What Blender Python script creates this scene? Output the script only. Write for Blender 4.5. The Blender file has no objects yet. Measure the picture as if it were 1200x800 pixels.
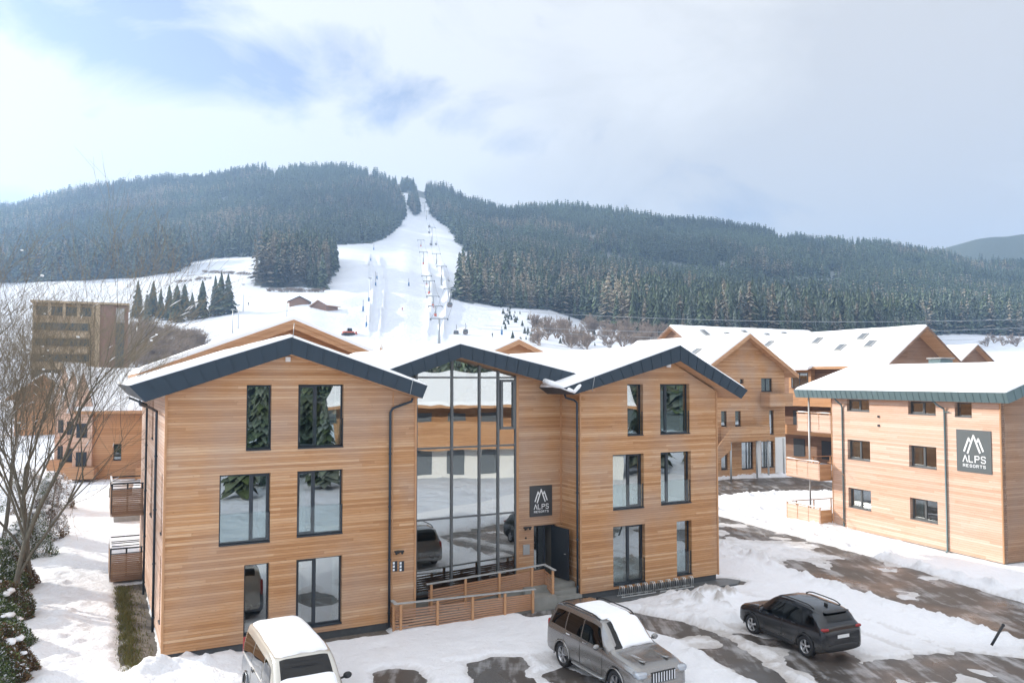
HAZE = 0.00026; SKYS = .12; CLS = .47; SUNS = 3.3; EXPO = 1.08
import bpy, bmesh, math, random
import numpy as np
from mathutils import Vector, Matrix
random.seed(7); rng = np.random.default_rng(7)
PI = math.pi
scene = bpy.context.scene
col = scene.collection
# ------------------------------------------------------------------ surveying helpers
# The photograph was surveyed once: these turn a measured image point into a real point on a known plane.
FOC = 933.0; HCAM = 9.0; HOR = 446.0; PITCH = math.radians(2.5)
SHY = HOR - 400 - FOC * math.tan(PITCH)
_f = np.array([0, math.cos(PITCH), math.sin(PITCH)]); _u = np.array([0, -math.sin(PITCH), math.cos(PITCH)]); _r = np.array([1., 0, 0])
CAM = np.array([0, 0, HCAM])
def ray(x, y): return _f + _r * (x - 600) / FOC - _u * (y - 400 - SHY) / FOC
def hitz(x, y, z=0.0):
    r = ray(x, y); return CAM + r * ((z - HCAM) / r[2])
def aty(x, y, Y):
    r = ray(x, y); return CAM + r * (Y / r[1])
def xy(x, y, z=0.0):
    p = hitz(x, y, z); return (float(p[0]), float(p[1]))
class Frame:
    """a building's own axes: x along its front, y into the building, z up"""
    def __init__(s, ox, oy, ux, uy):
        n = math.hypot(ux, uy); s.ux, s.uy = ux / n, uy / n; s.ox, s.oy = ox, oy
        s.ang = math.atan2(s.uy, s.ux)
    def L(s, P):
        dx, dy = P[0] - s.ox, P[1] - s.oy
        return (dx * s.ux + dy * s.uy, -dx * s.uy + dy * s.ux, float(P[2]))
    def W(s, a, b, z=0): return np.array([s.ox + a * s.ux - b * s.uy, s.oy + a * s.uy + b * s.ux, z])
    def front(s, x, y, b=0.0):     # image point -> (along, z) on the plane y = b
        n = np.array([-s.uy, s.ux, 0]); r = ray(x, y); t = ((s.W(0, b) - CAM) @ n) / (r @ n)
        l = s.L(CAM + r * t); return l[0], l[2]
    def side(s, x, y, a=0.0):      # image point -> (depth, z) on the plane x = a
        n = np.array([s.ux, s.uy, 0]); r = ray(x, y); t = ((s.W(a, 0) - CAM) @ n) / (r @ n)
        l = s.L(CAM + r * t); return l[1], l[2]
# ------------------------------------------------------------------ scene tree helpers
def link(o, parent=None):
    col.objects.link(o)
    if parent is not None: o.parent = parent
    return o
def tag(o, label=None, cat=None, group=None, kind=None):
    if label: o['label'] = label
    if cat: o['category'] = cat
    if group: o['group'] = group
    if kind: o['kind'] = kind
    return o
def empty(name, loc=(0, 0, 0), rz=0.0, **k):
    o = bpy.data.objects.new(name, None); o.location = loc; o.rotation_euler = (0, 0, rz)
    o.empty_display_size = .3; link(o); return tag(o, **k)
def copy_tree(o, parent=None):
    c = o.copy(); link(c); c.parent = parent
    for ch in list(o.children): copy_tree(ch, c)
    return c
class MB:
    """collects faces of one mesh"""
    def __init__(s): s.v = []; s.f = []; s.m = []; s.sm = []
    def add(s, vs, fs, m=0, smooth=False):
        n = len(s.v); s.v += [tuple(map(float, v)) for v in vs]
        for f in fs: s.f.append([i + n for i in f]); s.m.append(m); s.sm.append(smooth)
        return s
    def box(s, x0, x1, y0, y1, z0, z1, m=0):
        vs = [(x0, y0, z0), (x1, y0, z0), (x1, y1, z0), (x0, y1, z0), (x0, y0, z1), (x1, y0, z1), (x1, y1, z1), (x0, y1, z1)]
        return s.add(vs, [(0, 3, 2, 1), (4, 5, 6, 7), (0, 1, 5, 4), (1, 2, 6, 5), (2, 3, 7, 6), (3, 0, 4, 7)], m)
    def bar(s, a, b, w, h, m=0, up=(0, 0, 1)):
        """a beam from a to b, w wide and h high"""
        a, b, up = Vector(a), Vector(b), Vector(up); d = (b - a).normalized(); r = d.cross(up).normalized(); q = r.cross(d)
        vs = []
        for p in (a, b):
            for i, j in ((-1, -1), (1, -1), (1, 1), (-1, 1)): vs.append(p + r * (i * w / 2) + q * (j * h / 2))
        return s.add(vs, [(0, 1, 2, 3), (7, 6, 5, 4), (0, 4, 5, 1), (1, 5, 6, 2), (2, 6, 7, 3), (3, 7, 4, 0)], m)
    def tube(s, pts, rad, n=8, m=0, smooth=True, cap=True):
        pts = [Vector(p) for p in pts]; rs = rad if isinstance(rad, (list, tuple)) else [rad] * len(pts)
        ref = Vector((0, 0, 1)) if abs((pts[-1] - pts[0]).normalized().z) < .9 else Vector((1, 0, 0)); vs = []
        for i, p in enumerate(pts):
            d = (pts[min(i + 1, len(pts) - 1)] - pts[max(i - 1, 0)]).normalized()
            a = d.cross(ref).normalized(); b = d.cross(a)
            for k in range(n):
                t = 2 * PI * k / n; vs.append(p + (a * math.cos(t) + b * math.sin(t)) * rs[i])
        fs = [(i * n + k, i * n + (k + 1) % n, (i + 1) * n + (k + 1) % n, (i + 1) * n + k) for i in range(len(pts) - 1) for k in range(n)]
        if cap: fs += [tuple(range(n))[::-1], tuple((len(pts) - 1) * n + k for k in range(n))]
        return s.add(vs, fs, m, smooth)
    def prism(s, poly, y0, y1, m=0, ax='y'):
        """outline in (x, z) pushed along y (or (y, z) along x, (x, y) along z)"""
        n = len(poly); f = {'y': lambda p, t: (p[0], t, p[1]), 'x': lambda p, t: (t, p[0], p[1]), 'z': lambda p, t: (p[0], p[1], t)}[ax]
        vs = [f(p, y0) for p in poly] + [f(p, y1) for p in poly]
        return s.add(vs, [tuple(range(n)), tuple(range(2 * n - 1, n - 1, -1))] + [(i, (i + 1) % n, n + (i + 1) % n, n + i) for i in range(n)], m)
    def lathe(s, prof, n=24, m=0, axis='z', c=(0, 0, 0), smooth=True):
        vs = []
        for r, h in prof:
            for k in range(n):
                t = 2 * PI * k / n; a, b = r * math.cos(t), r * math.sin(t)
                p = {'z': (a, b, h), 'y': (a, h, b), 'x': (h, a, b)}[axis]; vs.append((p[0] + c[0], p[1] + c[1], p[2] + c[2]))
        fs = [(i * n + k, i * n + (k + 1) % n, (i + 1) * n + (k + 1) % n, (i + 1) * n + k) for i in range(len(prof) - 1) for k in range(n)]
        return s.add(vs, fs, m, smooth)
    def ball(s, c, r, n=8, m=0, sz=1.0, jit=0.0):
        vs = []; k = n // 2
        for i in range(k + 1):
            ph = PI * i / k
            for j in range(n):
                t = 2 * PI * j / n; q = r * (1 + jit * random.uniform(-1, 1))
                vs.append((c[0] + q * math.sin(ph) * math.cos(t), c[1] + q * math.sin(ph) * math.sin(t), c[2] + q * sz * math.cos(ph)))
        return s.add(vs, [(i * n + j, (i + 1) * n + j, (i + 1) * n + (j + 1) % n, i * n + (j + 1) % n) for i in range(k) for j in range(n)], m, True)
    def grid(s, fn, nu, nv, m=0, smooth=True):
        vs = [fn(i / nu, j / nv) for j in range(nv + 1) for i in range(nu + 1)]; w = nu + 1
        return s.add(vs, [(j * w + i, j * w + i + 1, (j + 1) * w + i + 1, (j + 1) * w + i) for j in range(nv) for i in range(nu)], m, smooth)
    def build_each(s, name, mats, parent=None):
        for k in range(0, len(s.f), 6):
            q = MB(); a = min(s.f[k]); q.v = s.v[a:a + 8]; q.f = [[i - a for i in f] for f in s.f[k:k + 6]]; q.m = s.m[k:k + 6]; q.sm = s.sm[k:k + 6]; q.build(name, mats, parent)
    def build(s, name, mats, parent=None, fix=True, loc=None):
        me = bpy.data.meshes.new(name); me.from_pydata(s.v, [], s.f)
        for mt in (mats if isinstance(mats, (list, tuple)) else [mats]): me.materials.append(mt)
        me.polygons.foreach_set('material_index', s.m); me.polygons.foreach_set('use_smooth', s.sm)
        if fix:
            bm = bmesh.new(); bm.from_mesh(me); bmesh.ops.remove_doubles(bm, verts=bm.verts, dist=1e-5)
            bmesh.ops.recalc_face_normals(bm, faces=bm.faces); bm.to_mesh(me); bm.free()
        me.update(); o = bpy.data.objects.new(name, me)
        if loc is not None: o.location = loc
        return link(o, parent)
def np_mesh(name, V, F, mats, parent=None, smooth=False, colr=None, midx=None):
    """big mesh from arrays; F is (n,3) or (n,4)"""
    V = np.asarray(V, np.float32); F = np.asarray(F, np.int32); k = F.shape[1]
    me = bpy.data.meshes.new(name); me.vertices.add(len(V)); me.vertices.foreach_set('co', V.ravel())
    me.loops.add(F.size); me.loops.foreach_set('vertex_index', F.ravel()); me.polygons.add(len(F))
    me.polygons.foreach_set('loop_start', np.arange(0, F.size, k, dtype=np.int32)); me.polygons.foreach_set('loop_total', np.full(len(F), k, np.int32))
    me.polygons.foreach_set('use_smooth', np.full(len(F), smooth))
    for mt in (mats if isinstance(mats, (list, tuple)) else [mats]): me.materials.append(mt)
    if midx is not None: me.polygons.foreach_set('material_index', np.asarray(midx, np.int32))
    me.update(calc_edges=True)
    if colr is not None:
        a = me.color_attributes.new('tint', 'FLOAT_COLOR', 'POINT'); c = np.ones((len(V), 4), np.float32); c[:, :3] = colr; a.data.foreach_set('color', c.ravel())
    o = bpy.data.objects.new(name, me); return link(o, parent)
def _h(i, j, s): 
    n = (i.astype(np.int64) * 374761393 + j.astype(np.int64) * 668265263 + s * 974634777) & 0xffffffff
    n = ((n ^ (n >> 13)) * 1274126177) & 0xffffffff; return ((n ^ (n >> 16)) & 0xffff) / 65535.0
def vnoise(x, y, s=0):
    x = np.asarray(x, float); y = np.asarray(y, float); i = np.floor(x); j = np.floor(y); fx = x - i; fy = y - j
    fx = fx * fx * (3 - 2 * fx); fy = fy * fy * (3 - 2 * fy)
    a = _h(i, j, s); b = _h(i + 1, j, s); c = _h(i, j + 1, s); d = _h(i + 1, j + 1, s)
    return (a * (1 - fx) + b * fx) * (1 - fy) + (c * (1 - fx) + d * fx) * fy
def fbm(x, y, s=0, o=4):
    t = 0; a = .5
    for k in range(o): t = t + a * vnoise(x * 2 ** k, y * 2 ** k, s + k * 17); a *= .5
    return t
def sstep(a, b, x): t = np.clip((x - a) / (b - a), 0, 1); return t * t * (3 - 2 * t)
# ------------------------------------------------------------------ materials
class NT:
    def __init__(s, name, world=False):
        if world: s.m = bpy.data.worlds.new(name)
        else: s.m = bpy.data.materials.new(name)
        s.m.use_nodes = True; s.t = s.m.node_tree; s.t.nodes.clear()
    def n(s, typ, props=None, **inp):
        nd = s.t.nodes.new(typ)
        for k, v in (props or {}).items(): setattr(nd, k, v)
        for k, v in inp.items():
            key = int(k[1:]) if k[0] == '_' and k[1:].isdigit() else k.replace('_', ' ')
            sock = nd.inputs[key]
            if isinstance(v, bpy.types.NodeSocket): s.t.links.new(v, sock)
            else: sock.default_value = v
        return nd
    def l(s, a, b): s.t.links.new(a, b)
    def math(s, op, a, b=0.0, c=0.0): 
        nd = s.n('ShaderNodeMath', {'operation': op}, _0=a, _1=b, _2=c); return nd.outputs[0]
    def ramp(s, fac, stops, interp='LINEAR'):
        nd = s.n('ShaderNodeValToRGB', None, Fac=fac); cr = nd.color_ramp; cr.interpolation = interp
        while len(cr.elements) > 1: cr.elements.remove(cr.elements[-1])
        for i, (p, c) in enumerate(stops):
            e = cr.elements[0] if i == 0 else cr.elements.new(p)
            e.position = p; e.color = (*c, 1) if len(c) == 3 else c
        return nd.outputs[0]
    def mix(s, f, a, b, mode='MIX'):
        nd = s.n('ShaderNodeMix', {'data_type': 'RGBA', 'blend_type': mode})
        for i, v in ((0, f), (6, a), (7, b)):
            if isinstance(v, bpy.types.NodeSocket): s.l(v, nd.inputs[i])
            else: nd.inputs[i].default_value = (*v, 1) if isinstance(v, tuple) and len(v) == 3 else v
        return nd.outputs[2]
    def bsdf(s, **k):
        b = s.n('ShaderNodeBsdfPrincipled', None, **k); o = s.n('ShaderNodeOutputMaterial'); s.l(b.outputs[0], o.inputs[0]); return b
def C4(c): return (c[0], c[1], c[2], 1)
def plain(name, c, rough=.6, metal=0.0, bump=0.0, bscale=40, var=.0, **k):
    t = NT(name); base = C4(c)
    if var or bump:
        tc = t.n('ShaderNodeTexCoord').outputs['Object']; nz = t.n('ShaderNodeTexNoise', None, Vector=tc, Scale=bscale * .12, Detail=5.0).outputs[0]
        if var: base = t.mix(nz, tuple(x * (1 - var) for x in c), tuple(min(1, x * (1 + var)) for x in c))
    kw = dict(Base_Color=base, Roughness=rough, Metallic=metal); kw.update(k)
    if bump:
        n2 = t.n('ShaderNodeTexNoise', None, Vector=tc, Scale=float(bscale), Detail=4.0).outputs[0]
        kw['Normal'] = t.n('ShaderNodeBump', None, Strength=bump, Distance=.02, Height=n2).outputs[0]
    t.bsdf(**kw); return t.m
def wood(name, c1, c2, c3, board=.135, vertical=False, grey=.25, groove=.10, seed=0.0):
    """timber boarding: every board its own tone, short lengths butted, knots, weathered greying"""
    t = NT(name); p = t.n('ShaderNodeTexCoord').outputs['Object']; s = t.n('ShaderNodeSeparateXYZ', None, Vector=p)
    al = t.math('ADD', s.outputs[0], s.outputs[1]); z = s.outputs[2]
    if vertical: al, z = z, al
    zz = t.math('DIVIDE', z, board); idx = t.math('FLOOR', zz); fr = t.math('FRACT', zz)
    r1 = t.n('ShaderNodeTexWhiteNoise', {'noise_dimensions': '1D'}, W=t.math('ADD', idx, 13.7 + seed)).outputs[0]
    seg = t.math('FLOOR', t.math('ADD', t.math('DIVIDE', al, 4.6), t.math('MULTIPLY', r1, 9.0)))
    v = t.n('ShaderNodeCombineXYZ', None, X=seg, Y=idx, Z=seed)
    r2 = t.n('ShaderNodeTexWhiteNoise', {'noise_dimensions': '3D'}, Vector=v.outputs[0])
    # grain stretched along the boards
    gv = t.n('ShaderNodeCombineXYZ', None, X=t.math('MULTIPLY', al, 1.1), Y=t.math('MULTIPLY', z, 30.0), Z=t.math('MULTIPLY', idx, 3.1))
    g = t.n('ShaderNodeTexNoise', None, Vector=gv.outputs[0], Scale=1.6, Detail=5.0, Roughness=.65).outputs[0]
    f = t.math('ADD', t.math('ADD', t.math('MULTIPLY', r2.outputs[0], .24), t.math('MULTIPLY', r1, .24)), t.math('MULTIPLY', g, .58))
    c = t.ramp(f, [(.12, c1), (.5, c2), (.95, c3)])
    kn = t.n('ShaderNodeTexVoronoi', None, Vector=t.n('ShaderNodeCombineXYZ', None, X=t.math('MULTIPLY', al, 1.9), Y=t.math('MULTIPLY', zz, .62), Z=idx).outputs[0], Scale=1.3).outputs[0]
    kf = t.ramp(kn, [(.0, (1, 1, 1)), (.05, (1, 1, 1)), (.085, (0, 0, 0))])
    c = t.mix(t.math('MULTIPLY', kf, .55), c, tuple(x * .35 for x in c1))
    wz = t.n('ShaderNodeTexNoise', None, Vector=p, Scale=.35, Detail=3.0).outputs[0]
    wf = t.ramp(wz, [(.42, (0, 0, 0)), (.7, (1, 1, 1))])
    gr = tuple(.33 * sum(c2) * x * 1.15 for x in (1.08, 1.0, .95))
    c = t.mix(t.math('MULTIPLY', wf, grey), c, gr)
    gz = t.ramp(fr, [(0, (1, 1, 1)), (groove * .6, (1, 1, 1)), (groove, (0, 0, 0))])
    c = t.mix(t.math('MULTIPLY', gz, .62), c, tuple(x * .25 for x in c1))
    h = t.math('ADD', t.math('MULTIPLY', gz, -1.0), t.math('ADD', t.math('MULTIPLY', g, .25), t.math('MULTIPLY', r2.outputs[0], .25)))
    nb = t.n('ShaderNodeBump', None, Strength=.55, Distance=.015, Height=h).outputs[0]
    t.bsdf(Base_Color=c, Roughness=.68, Normal=nb, Specular_IOR_Level=.25); return t.m
def snow_mat(name, c=(.86, .88, .92), dirt=0.0, sc=6.0, bs=.35):
    t = NT(name); p = t.n('ShaderNodeNewGeometry').outputs['Position']
    n1 = t.n('ShaderNodeTexNoise', None, Vector=p, Scale=sc, Detail=8.0, Roughness=.6).outputs[0]
    n2 = t.n('ShaderNodeTexNoise', None, Vector=p, Scale=.45, Detail=6.0, Roughness=.65).outputs[0]
    base = t.mix(n1, tuple(x * .95 for x in c), c)
    if dirt:
        df = t.ramp(n2, [(.50, (0, 0, 0)), (.72, (1, 1, 1))]); base = t.mix(t.math('MULTIPLY', df, dirt), base, (.52, .47, .42))
    nb = t.n('ShaderNodeBump', None, Strength=bs, Distance=.06, Height=n1).outputs[0]
    t.bsdf(Base_Color=base, Roughness=.75, Normal=nb, Specular_IOR_Level=.2); return t.m
def glass_mat(name, tint=(.75, .82, .82), refl=.30, rough=0.0):
    t = NT(name); gg = t.n('ShaderNodeNewGeometry'); dt = t.n('ShaderNodeVectorMath', {'operation': 'DOT_PRODUCT'}, _0=gg.outputs['Incoming'], _1=gg.outputs['Normal']).outputs['Value']
    c1_ = t.math('SUBTRACT', 1.0, t.math('ABSOLUTE', dt)); f = t.math('ADD', refl, t.math('MULTIPLY', t.math('POWER', c1_, 4.0), 1.0 - refl))
    tr = t.n('ShaderNodeBsdfTransparent', None, Color=C4(tint)); gl = t.n('ShaderNodeBsdfGlossy', None, Color=(.96, .98, 1, 1), Roughness=rough)
    p = t.n('ShaderNodeTexCoord').outputs['Object']; nz = t.n('ShaderNodeTexNoise', None, Vector=p, Scale=.9, Detail=1.0).outputs[0]
    nb = t.n('ShaderNodeBump', None, Strength=.05, Distance=.05, Height=nz).outputs[0]; t.l(nb, gl.inputs['Normal'])
    mx = t.n('ShaderNodeMixShader', None, _0=f); t.l(tr.outputs[0], mx.inputs[1]); t.l(gl.outputs[0], mx.inputs[2])
    o = t.n('ShaderNodeOutputMaterial'); t.l(mx.outputs[0], o.inputs[0]); return t.m
M = {}
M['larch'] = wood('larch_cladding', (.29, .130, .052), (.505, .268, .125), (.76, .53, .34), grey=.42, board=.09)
M['larch_lit'] = wood('larch_cladding_lit', (.46, .25, .15), (.64, .425, .315), (.80, .66, .56), grey=.15, seed=5.0, board=.12)  # paler copy of the larch boards; sunlight is put into the colour
M['larch_dark'] = wood('larch_weathered_shaded', (.20, .11, .065), (.32, .19, .115), (.46, .31, .21), grey=.4, seed=9.0, board=.10)
M['larch_warm'] = wood('larch_warm', (.36, .17, .075), (.50, .26, .125), (.62, .37, .20), grey=.15, seed=3.0, board=.20)
M['dark_old'] = wood('old_boarding', (.16, .085, .05), (.27, .155, .10), (.38, .25, .17), grey=.3, seed=21.0, board=.2)
M['soffit'] = wood('soffit_boards', (.42, .22, .11), (.55, .31, .17), (.62, .38, .22), grey=.1, seed=2.0, board=.12, groove=.05)
M['slat'] = wood('slat_timber', (.26, .12, .06), (.40, .21, .115), (.52, .33, .21), grey=.35, seed=31.0, board=.5, groove=.01)
M['trim'] = plain('larch_trim', (.48, .26, .13), .65, var=.2, bump=.2)
M['metal'] = plain('dark_sheet_metal', (.030, .048, .068), .42, .3, var=.12, bump=.05, bscale=8)
M['metal2'] = plain('green_grey_sheet_metal', (.13, .19, .20), .40, .3, var=.12, bump=.05, bscale=8)
M['frame'] = plain('anthracite_frame', (.028, .036, .046), .4, .2)
M['frame_grey'] = plain('grey_frame', (.12, .13, .135), .4, .2)
M['white'] = plain('white_plaster', (.78, .77, .74), .8, var=.05)
M['inner'] = plain('interior_paint', (.34, .31, .27), .8, var=.1)
M['inner_dark'] = plain('interior_floor', (.14, .10, .075), .6, var=.2)
M['curtain'] = plain('curtain_cloth', (.72, .70, .66), .9, bump=.3, bscale=6)
M['concrete'] = plain('concrete', (.24, .24, .22), .85, var=.25, bump=.35, bscale=30)
M['plinth'] = plain('dark_plinth', (.07, .075, .08), .8, var=.3, bump=.3)
M['paving'] = plain('wet_paving', (.11, .12, .125), .45, var=.35, bump=.3, bscale=25)
M['gravel'] = plain('gravel', (.15, .13, .11), .9, var=.6, bump=1.0, bscale=60)
M['glass'] = glass_mat('window_glass', (.50, .60, .60), .30)
M['glass_f'] = glass_mat('facade_glass', (.60, .66, .64), .36)
M['glass_bal'] = glass_mat('balustrade_glass', (.93, .96, .96), .03)
M['carglass'] = glass_mat('car_glass', (.03, .035, .04), .04)
M['snow'] = snow_mat('snow'); M['snow_roof'] = snow_mat('roof_snow', (.90, .91, .93), sc=3.0, bs=.2)
M['white_paint'] = plain('white_lettering', (.82, .84, .86), .5)
M['sign'] = plain('charcoal_sign', (.045, .05, .055), .35)
M['sign2'] = plain('grey_sign', (.10, .115, .12), .4)
M['hoop'] = plain('zinc_hoop', (.62, .64, .64), .45, .3)
M['galv'] = plain('galvanised_steel', (.42, .44, .45), .4, .7)
M['steel_post'] = plain('pale_steel_post', (.50, .52, .52), .5, .3)
M['rubber'] = plain('tyre_rubber', (.022, .022, .024), .8, bump=.3)
M['rim'] = plain('alloy', (.50, .51, .53), .3, .9)
M['black'] = plain('black_plastic', (.02, .021, .023), .5)
M['chrome'] = plain('chrome', (.75, .76, .78), .12, 1.0)
M['lamp'] = plain('lamp_lens', (.42, .45, .49), .10, .5)
M['red_lens'] = plain('red_lens', (.30, .02, .02), .2)
M['plate'] = plain('number_plate', (.75, .76, .76), .5)
M['stone'] = plain('pale_stone', (.38, .38, .37), .85, var=.3, bump=.5)
def paint(name, c, metal=.75, rough=.24):
    t = NT(name); p = t.n('ShaderNodeTexCoord').outputs['Object']
    n1 = t.n('ShaderNodeTexNoise', None, Vector=p, Scale=2.2, Detail=6.0).outputs[0]; z = t.n('ShaderNodeSeparateXYZ', None, Vector=p).outputs[2]
    d = t.math('MULTIPLY', t.ramp(z, [(.0, (1, 1, 1)), (.9, (0, 0, 0))]), t.math('ADD', n1, -.25))
    c2 = t.mix(t.math('MULTIPLY', d, .9), c, (.30, .28, .25))
    t.bsdf(Base_Color=c2, Metallic=metal, Roughness=t.math('ADD', rough, t.math('MULTIPLY', d, .4)), Coat_Weight=.6, Coat_Roughness=.08); return t.m
M['p_silver'] = paint('champagne_grey_paint', (.26, .255, .25)); M['p_black'] = paint('black_paint', (.006, .008, .012), .2, .2)
M['p_van'] = paint('dark_grey_paint', (.13, .15, .175)); M['p_van2'] = paint('pale_gold_paint', (.56, .54, .49), .4)
# ------------------------------------------------------------------ generic building pieces
def wall_with_holes(mb, outline_top, u0, u1, z0, holes, th=.25, axis='f', at=0.0, m=0, mrev=0, inward=1):
    """a wall from u0 to u1, bottom z0, top given by the polyline outline_top [(u, z)...], with real rectangular openings
    (u0, u1, z0, z1).  axis 'f': a front wall at y=at;  's': a side wall at x=at."""
    P = (lambda a, d, z: (a, at + d * inward, z)) if axis == 'f' else (lambda a, d, z: (at + d * inward, a, z))
    top = lambda a: float(np.interp(a, [p[0] for p in outline_top], [p[1] for p in outline_top]))
    br = sorted(set([u0, u1] + [p[0] for p in outline_top if u0 < p[0] < u1] + [h[0] for h in holes] + [h[1] for h in holes]))
    br = [b for b in br if u0 <= b <= u1]
    def q(a, b, za0, zb0, za1, zb1):
        mb.add([P(a, 0, za0), P(b, 0, zb0), P(b, 0, zb1), P(a, 0, za1)], [(0, 1, 2, 3)], m)
        mb.add([P(a, th, za0), P(b, th, zb0), P(b, th, zb1), P(a, th, za1)], [(3, 2, 1, 0)], m)
    for a, b in zip(br[:-1], br[1:]):
        c = (a + b) / 2; hs = sorted([h for h in holes if h[0] < c < h[1]], key=lambda h: h[2]); z = z0
        for h in hs: q(a, b, z, z, h[2], h[2]); z = h[3]
        q(a, b, z, z, top(a), top(b))
    for (a, b, c, d) in holes:
        for e in (((a, c), (b, c)), ((b, c), (b, d)), ((b, d), (a, d)), ((a, d), (a, c))):
            (x0, y0), (x1, y1) = e
            mb.add([P(x0, 0, y0), P(x1, 0, y1), P(x1, th, y1), P(x0, th, y0)], [(0, 1, 2, 3)], mrev)
    for a in (u0, u1): mb.add([P(a, 0, z0), P(a, th, z0), P(a, th, top(a)), P(a, 0, top(a))], [(0, 1, 2, 3)], m)
    mb.add([P(u0, 0, z0), P(u1, 0, z0), P(u1, th, z0), P(u0, th, z0)], [(0, 1, 2, 3)], m)
    return mb
def window(par, u0, u1, z0, z1, axis='f', at=0.0, inward=1, rec=.16, mull=None, sash=None, fr='frame', sill=True, rail=False, curtain=None, glass='glass', name='window', fw=.055, trim=False):
    """one window: frame mesh > panes, sill, curtain, glass balustrade"""
    def bx(mb, a, b, d0, d1, z_0, z_1, m=0):
        D0, D1 = sorted((at + d0 * inward, at + d1 * inward))
        if axis == 'f': mb.box(a, b, D0, D1, z_0, z_1, m)
        else: mb.box(D0, D1, a, b, z_0, z_1, m)
    g = .004; a, b, c, d = u0 + g, u1 - g, z0 + g, z1 - g; f = MB()
    bx(f, a, a + fw, rec, rec + .07, c, d); bx(f, b - fw, b, rec, rec + .07, c, d)
    bx(f, a + fw, b - fw, rec, rec + .07, d - fw, d); bx(f, a + fw, b - fw, rec, rec + .07, c, c + fw * 1.4)
    xs = [a + fw, b - fw]
    if mull: mx = a + (b - a) * mull; bx(f, mx - .035, mx + .035, rec - .01, rec + .07, c + fw * 1.4, d - fw); xs = [a + fw, mx - .035, mx + .035, b - fw]
    if sash is not None:     # the opening leaf has a second, thicker frame
        p, q = (xs[0], xs[1]) if sash == 0 else (xs[-2], xs[-1]); e = .05
        z_0, z_1 = c + fw * 1.4, d - fw
        bx(f, p, p + e, rec - .015, rec + .05, z_0, z_1); bx(f, q - e, q, rec - .015, rec + .05, z_0, z_1)
        bx(f, p + e, q - e, rec - .015, rec + .05, z_1 - e, z_1); bx(f, p + e, q - e, rec - .015, rec + .05, z_0, z_0 + e)
    o = f.build(name, M[fr], par)
    for i in range(0, len(xs), 2):
        mb = MB(); bx(mb, xs[i] - .01, xs[i + 1] + .01, rec + .03, rec + .042, c + fw, d - fw + .01); mb.build('pane', M[glass], o)
    if sill:
        mb = MB(); bx(mb, u0 + .001, u1 - .001, -.035, rec - .012, z0 - .012, z0 + .028); mb.build('sill', M[fr], o)
    if rail:
        mb = MB(); h = z0 + 1.0; bx(mb, u0 + .02, u1 - .02, .05, .062, z0 + .06, h); mb.build('glass_balustrade', M['glass_bal'], o)
        mb = MB(); bx(mb, u0 + .004, u0 + .03, .04, .072, z0 + .03, h + .02); bx(mb, u1 - .03, u1 - .004, .04, .072, z0 + .03, h + .02); mb.build_each('balustrade_clamp', M['frame'], o)
    if curtain:
        for (p, q) in curtain:
            A, B = a + (b - a) * p, a + (b - a) * q; n = max(6, int((B - A) / .05)); mb = MB(); vs = []
            for i in range(n + 1):
                t = A + (B - A) * i / n; w = at + inward * (rec + .22 + .03 * math.sin(i * 1.9)); 
                for zz in (c + .02, d): vs.append((t, w, zz) if axis == 'f' else (w, t, zz))
            mb.add(vs, [(2 * i, 2 * i + 2, 2 * i + 3, 2 * i + 1) for i in range(n)], 0, True); mb.build('curtain', M['curtain'], o, fix=False)
    return o
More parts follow.
